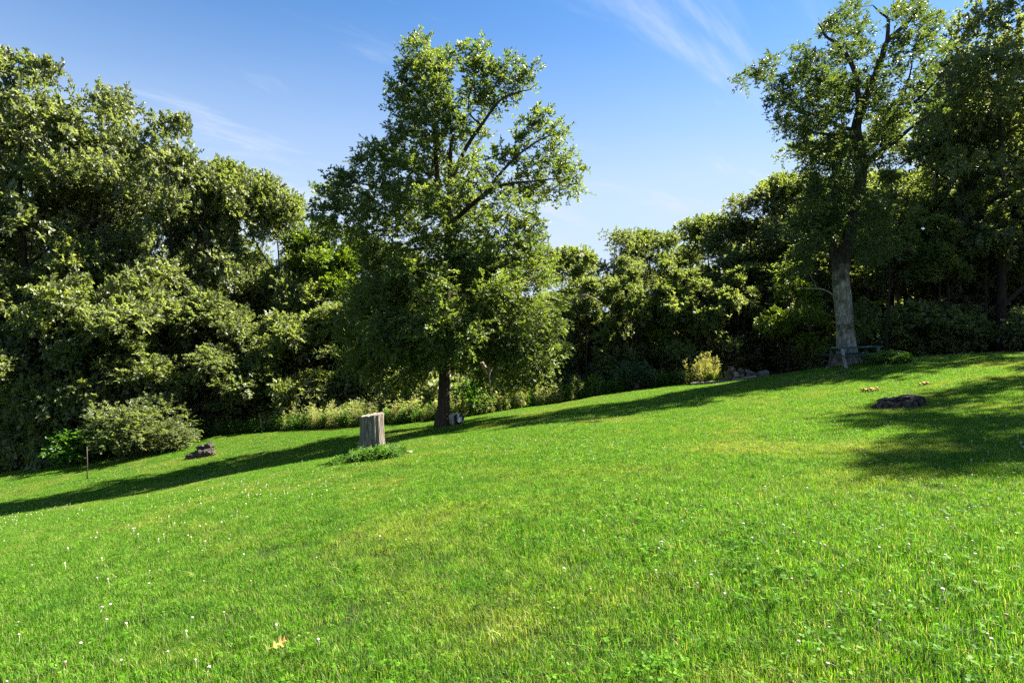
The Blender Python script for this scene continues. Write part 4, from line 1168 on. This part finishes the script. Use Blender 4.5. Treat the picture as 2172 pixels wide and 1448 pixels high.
# pale flat stone beside the tall stump
def flat_stone(px, d, size, label, mat, name='flat_stone', z=0.0, seed=1, rz=0.0, rough=0.1, cat='stone', group=None):
    b = at(px, d)
    vs, fs = chunk(seed, *size, rough=rough)
    mb = MB(); mb.add(vs, fs)
    o = link(name, mb.mesh(name, mat, False), None, label=label, cat=cat, group=group)
    o.location = (b.x, b.y, b.z + z)
    nn = gnormal(b.x, b.y)
    o.rotation_euler = (Vector((0, 0, 1)).rotation_difference(nn).to_matrix() @ Matrix.Rotation(rz, 3, 'Z')).to_euler()
    return o
M_STONE = plain_mat('pale_stone', (0.19, 0.165, 0.125), (0.36, 0.315, 0.245), 9, 0.9, bump=0.4)
M_ROCK = plain_mat('brown_rock', (0.055, 0.040, 0.027), (0.19, 0.140, 0.092), 7, 0.9, bump=0.5)
M_GREY = plain_mat('grey_rock', (0.08, 0.073, 0.066), (0.20, 0.185, 0.165), 8, 0.9, bump=0.5)
M_BOARD = plain_mat('dark_board', (0.018, 0.016, 0.014), (0.05, 0.045, 0.04), 14, 0.85)
flat_stone(863, 12.55, (0.24, 0.16, 0.06), 'pale flat stone half sunk in the grass right of the tall stump', M_STONE, z=0.035, seed=9)
flat_stone(1787, 21, (0.50, 0.22, 0.06), 'flat dark board lying in the shaded grass in front of the picnic table', M_BOARD, 'board', z=0.04, seed=10, rough=0.05, cat='board')

# ------------------------------------------------------------------ stone border and heap
def heap():
    G = 'brown rocks of the heap at the lawn edge'
    base = at(1568, 28)
    spec = [(1549, 27.9, 0.20, (0.36, 0.34, 0.42), M_ROCK, None), (1562, 27.8, 0.17, (0.30, 0.32, 0.36), M_ROCK, None), (1573, 27.9, 0.18, (0.34, 0.34, 0.36), M_ROCK, None),
            (1555, 28.2, 0.56, (0.46, 0.38, 0.34), M_ROCK, 'rounded brown rock on top of the heap'), (1572, 28.2, 0.44, (0.38, 0.34, 0.24), M_ROCK, None), (1563, 27.75, 0.34, (0.24, 0.24, 0.26), M_STONE, 'small pale rock in the front of the heap'),
            (1586, 28.1, 0.30, (0.62, 0.36, 0.26), M_GREY, 'long grey rock leaning on the right of the heap'), (1594, 27.8, 0.12, (0.36, 0.3, 0.22), M_ROCK, None), (1541, 27.7, 0.12, (0.26, 0.24, 0.24), M_ROCK, None),
            (1548, 28.15, 0.40, (0.3, 0.3, 0.24), M_ROCK, None), (1583, 27.75, 0.12, (0.3, 0.28, 0.24), M_ROCK, None), (1556, 28.3, 0.30, (0.4, 0.4, 0.4), M_ROCK, None)]
    spec = [(1570 + (px - 1570) * 1.25, d, h, tuple(q * 0.86 for q in s), m, lab) for px, d, h, s, m, lab in spec]
    for k, (px, d, h, s, m, lab) in enumerate(spec):
        b = at(px, d)
        vs, fs = chunk(700 + k, *s, rough=0.16)
        mb = MB(); mb.add(vs, fs)
        o = link('rock', mb.mesh('rock', m, False), None, label=lab or 'plain brown rock among the smaller ones of the heap at the lawn edge', cat='rock', group=G)
        o.location = (b.x, b.y, b.z + h); o.rotation_euler = (k * 0.7, 0.2 * k, k * 1.3)
        if k == 6: o.rotation_euler = (0.1, 0.35, 0.1)
    flat_stone(1619, 27.9, (0.55, 0.4, 0.36), 'single grey rock on the crest right of the heap', M_GREY, 'rock', 0.14, 720, cat='rock')
    flat_stone(1482, 27.7, (0.85, 0.34, 0.10), 'flat paving stone at the left end of the border under the golden clump', M_STONE, 'border_stone', 0.10, 721, rough=0.05)
    flat_stone(1509, 27.65, (0.70, 0.34, 0.10), 'flat paving stone right of the first border stone', M_STONE, 'border_stone', 0.10, 722, rough=0.05)
    flat_stone(1564, 27.4, (0.60, 0.36, 0.09), 'flat pale slab at the foot of the rock heap', M_STONE, 'border_stone', 0.08, 723, rough=0.05)
    flat_stone(1590, 27.4, (0.66, 0.40, 0.12), 'flat pale slab at the right foot of the rock heap', M_STONE, 'border_stone', 0.10, 724, rough=0.06)
    flat_stone(1535, 27.5, (0.5, 0.3, 0.08), 'dull grey slab between the golden clump and the rock heap', M_GREY, 'border_stone', 0.07, 725, rough=0.06)
heap()
def iris_clump():
    rng = np.random.default_rng(12)
    me = tuft(480, 0.4, 26, 0.4, 0.75, 0.02, 0.035, 0.5, rad=True)
    b = at(1532, 27.9)
    o = link('strap_leaf_plant', me, None, label='clump of long strap leaves left of the rock heap', cat='plant'); o.location = b
iris_clump()
# stub post and fallen pole in the weeds
def stub():
    b = at(1350, 29.6)
    mb = MB(); rng = np.random.default_rng(6)
    mb.tube([(0, 0, -0.15), (0, 0, 0.05), (0.01, 0, 0.22), (0.0, 0, 0.36)], [0.155, 0.15, 0.14, 0.14], 14, 0.06, rng)
    o = link('log_stub', mb.mesh('log_stub', M_BARK), None, label='short upright log stub at the edge of the middle weeds', cat='log'); o.location = b
    mb = MB()
    pa, pb_ = P(1353, 812, 30.0), P(1388, 819, 29.8)
    mb.tube([pa, (pa + pb_) / 2 + Vector((0, 0, 0.01)), pb_], [0.04, 0.035, 0.03], 7)
    b = pa.copy()
    mb.v = [tuple(Vector(p) - b) for p in mb.v]
    o = link('fallen_pole', mb.mesh('fallen_pole', M_BARKD), None, label='dark pole lying across the weeds behind the log stub', cat='pole'); o.location = b
stub()

# ------------------------------------------------------------------ thin post on the left lawn
def left_post():
    b = at(185, 22)
    mb = MB()
    mb.tube([(0, 0, -0.2), (0.004, 0, 0.6), (-0.012, 0, 1.28)], [0.019, 0.018, 0.017], 8)
    m = plain_mat('weathered_post', (0.025, 0.02, 0.016), (0.07, 0.056, 0.045), 30, 0.85, zs=0.1)
    o = link('thin_post', mb.mesh('thin_post', m), None, label='thin dark post standing in the left lawn before the pale bush', cat='post'); o.location = b
    b = at(427, 20)
    mb = MB(); mb.tube([(0, 0, -0.1), (0.004, 0, 0.3)], [0.008, 0.007], 6)
    o = link('thin_stake', mb.mesh('thin_stake', M_CUT), None, label='short thin stake in the shaded strip of the left lawn', cat='stake'); o.location = b
left_post()

# ------------------------------------------------------------------ archery target block leaning by the oak
def target():
    b = at(969, 21.7)
    o = root_at('archery_target', (b.x, b.y, b.z + 0.0), 'grey and black foam target block with a white disc beside the lawn oak trunk', 'target', rz=0.66)
    sl_ = 0.13
    o.rotation_euler = (0.0, -sl_, 0.66)
    m_body = plain_mat('grey_foam', (0.26, 0.26, 0.21), (0.40, 0.40, 0.33), 12, 0.85)
    m_black = plain_mat('black_foam', (0.010, 0.010, 0.012), (0.03, 0.03, 0.033), 20, 0.8)
    m_white = plain_mat('white_paint', (0.62, 0.62, 0.60), (0.80, 0.80, 0.78), 25, 0.7)
    def rbox(w, d, h, r, c):
        bm = bmesh.new(); bmesh.ops.create_cube(bm, size=1)
        for v in bm.verts: v.co = Vector((v.co.x * w, v.co.y * d, v.co.z * h))
        bmesh.ops.bevel(bm, geom=bm.edges[:], offset=r, segments=3, affect='EDGES')
        vs = [v.co + Vector(c) for v in bm.verts]; fs = [tuple(x.index for x in f.verts) for f in bm.faces]; bm.free()
        mb = MB(); mb.add(vs, fs); return mb
    W = 0.44
    link('foam_body', rbox(W - 0.012, W - 0.02, W, 0.05, (0, 0.004, W / 2 + 0.02)).mesh('foam_body', m_body), o)
    # the dark printed face looks right, towards +x local after the turn; thin slab proud of the body
    link('dark_face', rbox(0.50 - 0.06, 0.05, W - 0.01, 0.024, (0.0, -W / 2 + 0.002, W / 2 + 0.02)).mesh('dark_face', m_black), o)
    def disc(r, n=28, t=0.006):
        mb = MB(); mb.tube([(0, 0, 0), (0, 0, t)], [r, r], n); return mb
    d1 = link('white_disc', disc(0.105).mesh('white_disc', m_white, False), o)
    d1.location = (0.0, -W / 2 - 0.023, W / 2 + 0.03); d1.rotation_euler = (math.pi / 2, 0, 0)
    d3 = link('black_ring', disc(0.05, 24, 0.004).mesh('black_ring', m_black, False), o)
    d3.location = (-W / 2 + 0.006, 0.0, W / 2 + 0.03); d3.rotation_euler = (0, -math.pi / 2, 0)
    d4 = link('ring_centre', disc(0.033, 20, 0.004).mesh('ring_centre', m_body, False), o)
    d4.location = (-W / 2 + 0.001, 0.0, W / 2 + 0.03); d4.rotation_euler = (0, -math.pi / 2, 0)
target()

# ------------------------------------------------------------------ snapped trunk behind the oak
def snag():
    b = at(1035, 28.7)
    top = P(1035, 790, 28.7).z - b.z
    o = root_at('broken_trunk', b, 'snapped tree with pale splintered wood right behind the lawn oak', 'broken tree')
    mb = MB(); rng = np.random.default_rng(9)
    mb.tube([(0, 0, -0.2), (0.03, 0, top * 0.5), (0, 0, top * 0.92), (0.0, 0, top)], [0.17, 0.14, 0.12, 0.10], 12, 0.06, rng)
    link('trunk', mb.mesh('trunk', M_BARKD), o)
    s = 28.7 / F
    for pts, r in (([(0, 0, top - 0.08), (-6 * s, 0, top + 6 * s), (-13 * s, -0.1, top + 22 * s)], (0.12, 0.17, 0.09)), ([(0.02, 0, top - 0.08), (4 * s, 0, top + 8 * s), (10 * s, -0.1, top + 22 * s), (13 * s, -0.1, top + 26 * s)], (0.10, 0.13, 0.11, 0.03))):
        mb = MB(); mb.tube(pts, r, 7, 0.2, rng); link('splintered_prong', mb.mesh('splintered_prong', M_SPLIT, False), o)
snag()

# ------------------------------------------------------------------ picnic table
def table():
    b = at(1814, 22.9)
    sl_ = (gz(b.x + .9, b.y) - gz(b.x - .9, b.y)) / 1.8
    o = root_at('picnic_table', b, 'dark green picnic table with pale legs in front of the grey oak trunk', 'table')
    o.rotation_euler = (0, -0.045, 0.06)
    o.location.z += 0.02
    m_g = plain_mat('green_paint', (0.010, 0.045, 0.038), (0.030, 0.085, 0.075), 16, 0.5, zs=1)
    m_l = plain_mat('pale_leg_paint', (0.20, 0.19, 0.17), (0.36, 0.345, 0.31), 20, 0.7)
    m_w = plain_mat('old_leg_wood', (0.05, 0.05, 0.045), (0.13, 0.125, 0.11), 20, 0.8)
    def plank(name, L, w, t, loc):
        bm = bmesh.new(); bmesh.ops.create_cube(bm, size=1)
        for v in bm.verts: v.co = Vector((v.co.x * L, v.co.y * w, v.co.z * t))
        bmesh.ops.bevel(bm, geom=bm.edges[:], offset=0.006, segments=1, affect='EDGES')
        mb = MB(); mb.add([v.co.copy() for v in bm.verts], [tuple(x.index for x in f.verts) for f in bm.faces]); bm.free()
        q = link(name, mb.mesh(name, m_g, False), o); q.location = loc
    for k in range(5): plank('top_plank', 1.92 - 0.01 * (k % 2), 0.135, 0.055, (0, (k - 2) * 0.145, 0.70))
    for s in (-1, 1):
        for k in range(2): plank('bench_plank', 1.86, 0.13, 0.045, (0, s * (0.60 + 0.14 * k), 0.42))
    for x in (-0.74, 0.74):
        for s in (-1, 1):
            mb = MB(); a = 0.30 * s
            M = Matrix.Rotation(a, 3, 'X')
            mb.box((x, s * 0.42, 0.31), (0.085, 0.09, 0.82), M)
            link('leg', mb.mesh('leg', m_l if (x < 0 and s < 0) else m_w, False), o)
        mb = MB(); mb.box((x + 0.07, 0, 0.37), (0.045, 1.46, 0.09)); link('bench_support', mb.mesh('bench_support', m_w, False), o)
        mb = MB(); mb.box((x + 0.07, 0, 0.62), (0.045, 0.68, 0.09)); link('top_support', mb.mesh('top_support', m_w, False), o)
table()

# ------------------------------------------------------------------ fungus clusters in the right lawn
def fungus(px, d, wpx, n, label, seed):
    rng = random.Random(seed)
    b = at(px, d)
    o = root_at('fungus_cluster', b, label, 'fungus')
    m1 = bpy.data.materials.get('orange_cap') or plain_mat('orange_cap', (0.26, 0.10, 0.02), (0.42, 0.22, 0.04), 40, 0.6)
    m2 = bpy.data.materials.get('yellow_cap') or plain_mat('yellow_cap', (0.36, 0.24, 0.04), (0.52, 0.38, 0.10), 40, 0.6)
    meshes = []
    for m in (m1, m2, m1):
        mb = MB(); nr = np.random.default_rng(seed)
        mb.tube([(0, 0, -0.04), (0, 0, 0.04), (0.004, 0, 0.055), (0.0, 0, 0.075), (0, 0, 0.082)], [0.012, 0.014, 0.05, 0.042, 0.012], 9, 0.2, nr)
        meshes.append(mb.mesh('mushroom', m))
    for k in range(n):
        q = link('mushroom', meshes[k % 3], o)
        x = rng.gauss(0, 0.42) * wpx / F * d / 2 * 1.1; y = rng.gauss(0, 0.06)
        q.location = (x, y, gz(b.x + x, b.y + y) - b.z + rng.uniform(0.0, 0.05)); s = rng.uniform(0.45, 0.95)
        q.scale = (s, s, s * rng.uniform(0.8, 1.3)); q.rotation_euler = (rng.uniform(-.5, .5), rng.uniform(-.5, .5), rng.uniform(0, 6))
fungus(1845, 16.0, 34, 24, 'larger clump of orange and yellow fungus in the sunny grass beyond the low stump', 41)
fungus(1962, 16.0, 20, 12, 'smaller faded clump of orange fungus at the shadow edge', 42)

# ------------------------------------------------------------------ fallen yellow leaf in the foreground
def yellow_leaf():
    # where the pixel ray meets the lawn
    d = 2.0
    while EYE - (1365 - 724) / F * d > gz((595 - 1086) / F * d, d) + 0.05: d += 0.01
    b = at(595, d)
    half = [(0.0, 0.004), (0.12, 0.02), (0.2, 0.20), (0.30, 0.22), (0.34, 0.07), (0.48, 0.09), (0.55, 0.34), (0.66, 0.36), (0.68, 0.12), (0.80, 0.10), (0.86, 0.20), (1.0, 0.0)]
    L = 0.092
    mb = MB(); vs = []
    for t, w in half: vs.append((t, 0, 0.18 * t * t))
    for t, w in half: vs.append((t, w, 0.55 * w + 0.25 * t * t + 0.05 * math.sin(9 * t)))
    for t, w in half: vs.append((t, -w, 0.2 * w - 0.9 * w * w + 0.25 * t * t))
    n = len(half); fs = []
    for i in range(n - 1):
        fs.append((i, i + 1, n + i + 1, n + i)); fs.append((i + 1, i, 2 * n + i, 2 * n + i + 1))
    mb.add([(x * L, y * L, z * L) for x, y, z in vs], fs)
    m = leaf_mat('dead_yellow_leaf', (0.42, 0.28, 0.07), (0.52, 0.37, 0.10), (0.6, 0.45, 0.16), rough=0.6, trans=0.25, tcol=1.0)
    o = link('fallen_leaf', mb.mesh('fallen_leaf', m, False), None, label='single yellow lobed leaf lying on the foreground grass', cat='leaf')
    o.location = (b.x - 0.04, b.y - 0.03, b.z + 0.045); o.rotation_euler = (0.40, -0.10, 0.75)
    mb = MB(); mb.tube([(0, 0, 0), (-0.02, 0.003, 0.003), (-0.04, 0.008, -0.004)], [0.0014, 0.0012, 0.001], 5)
    link('stalk', mb.mesh('stalk', m), o)
yellow_leaf()
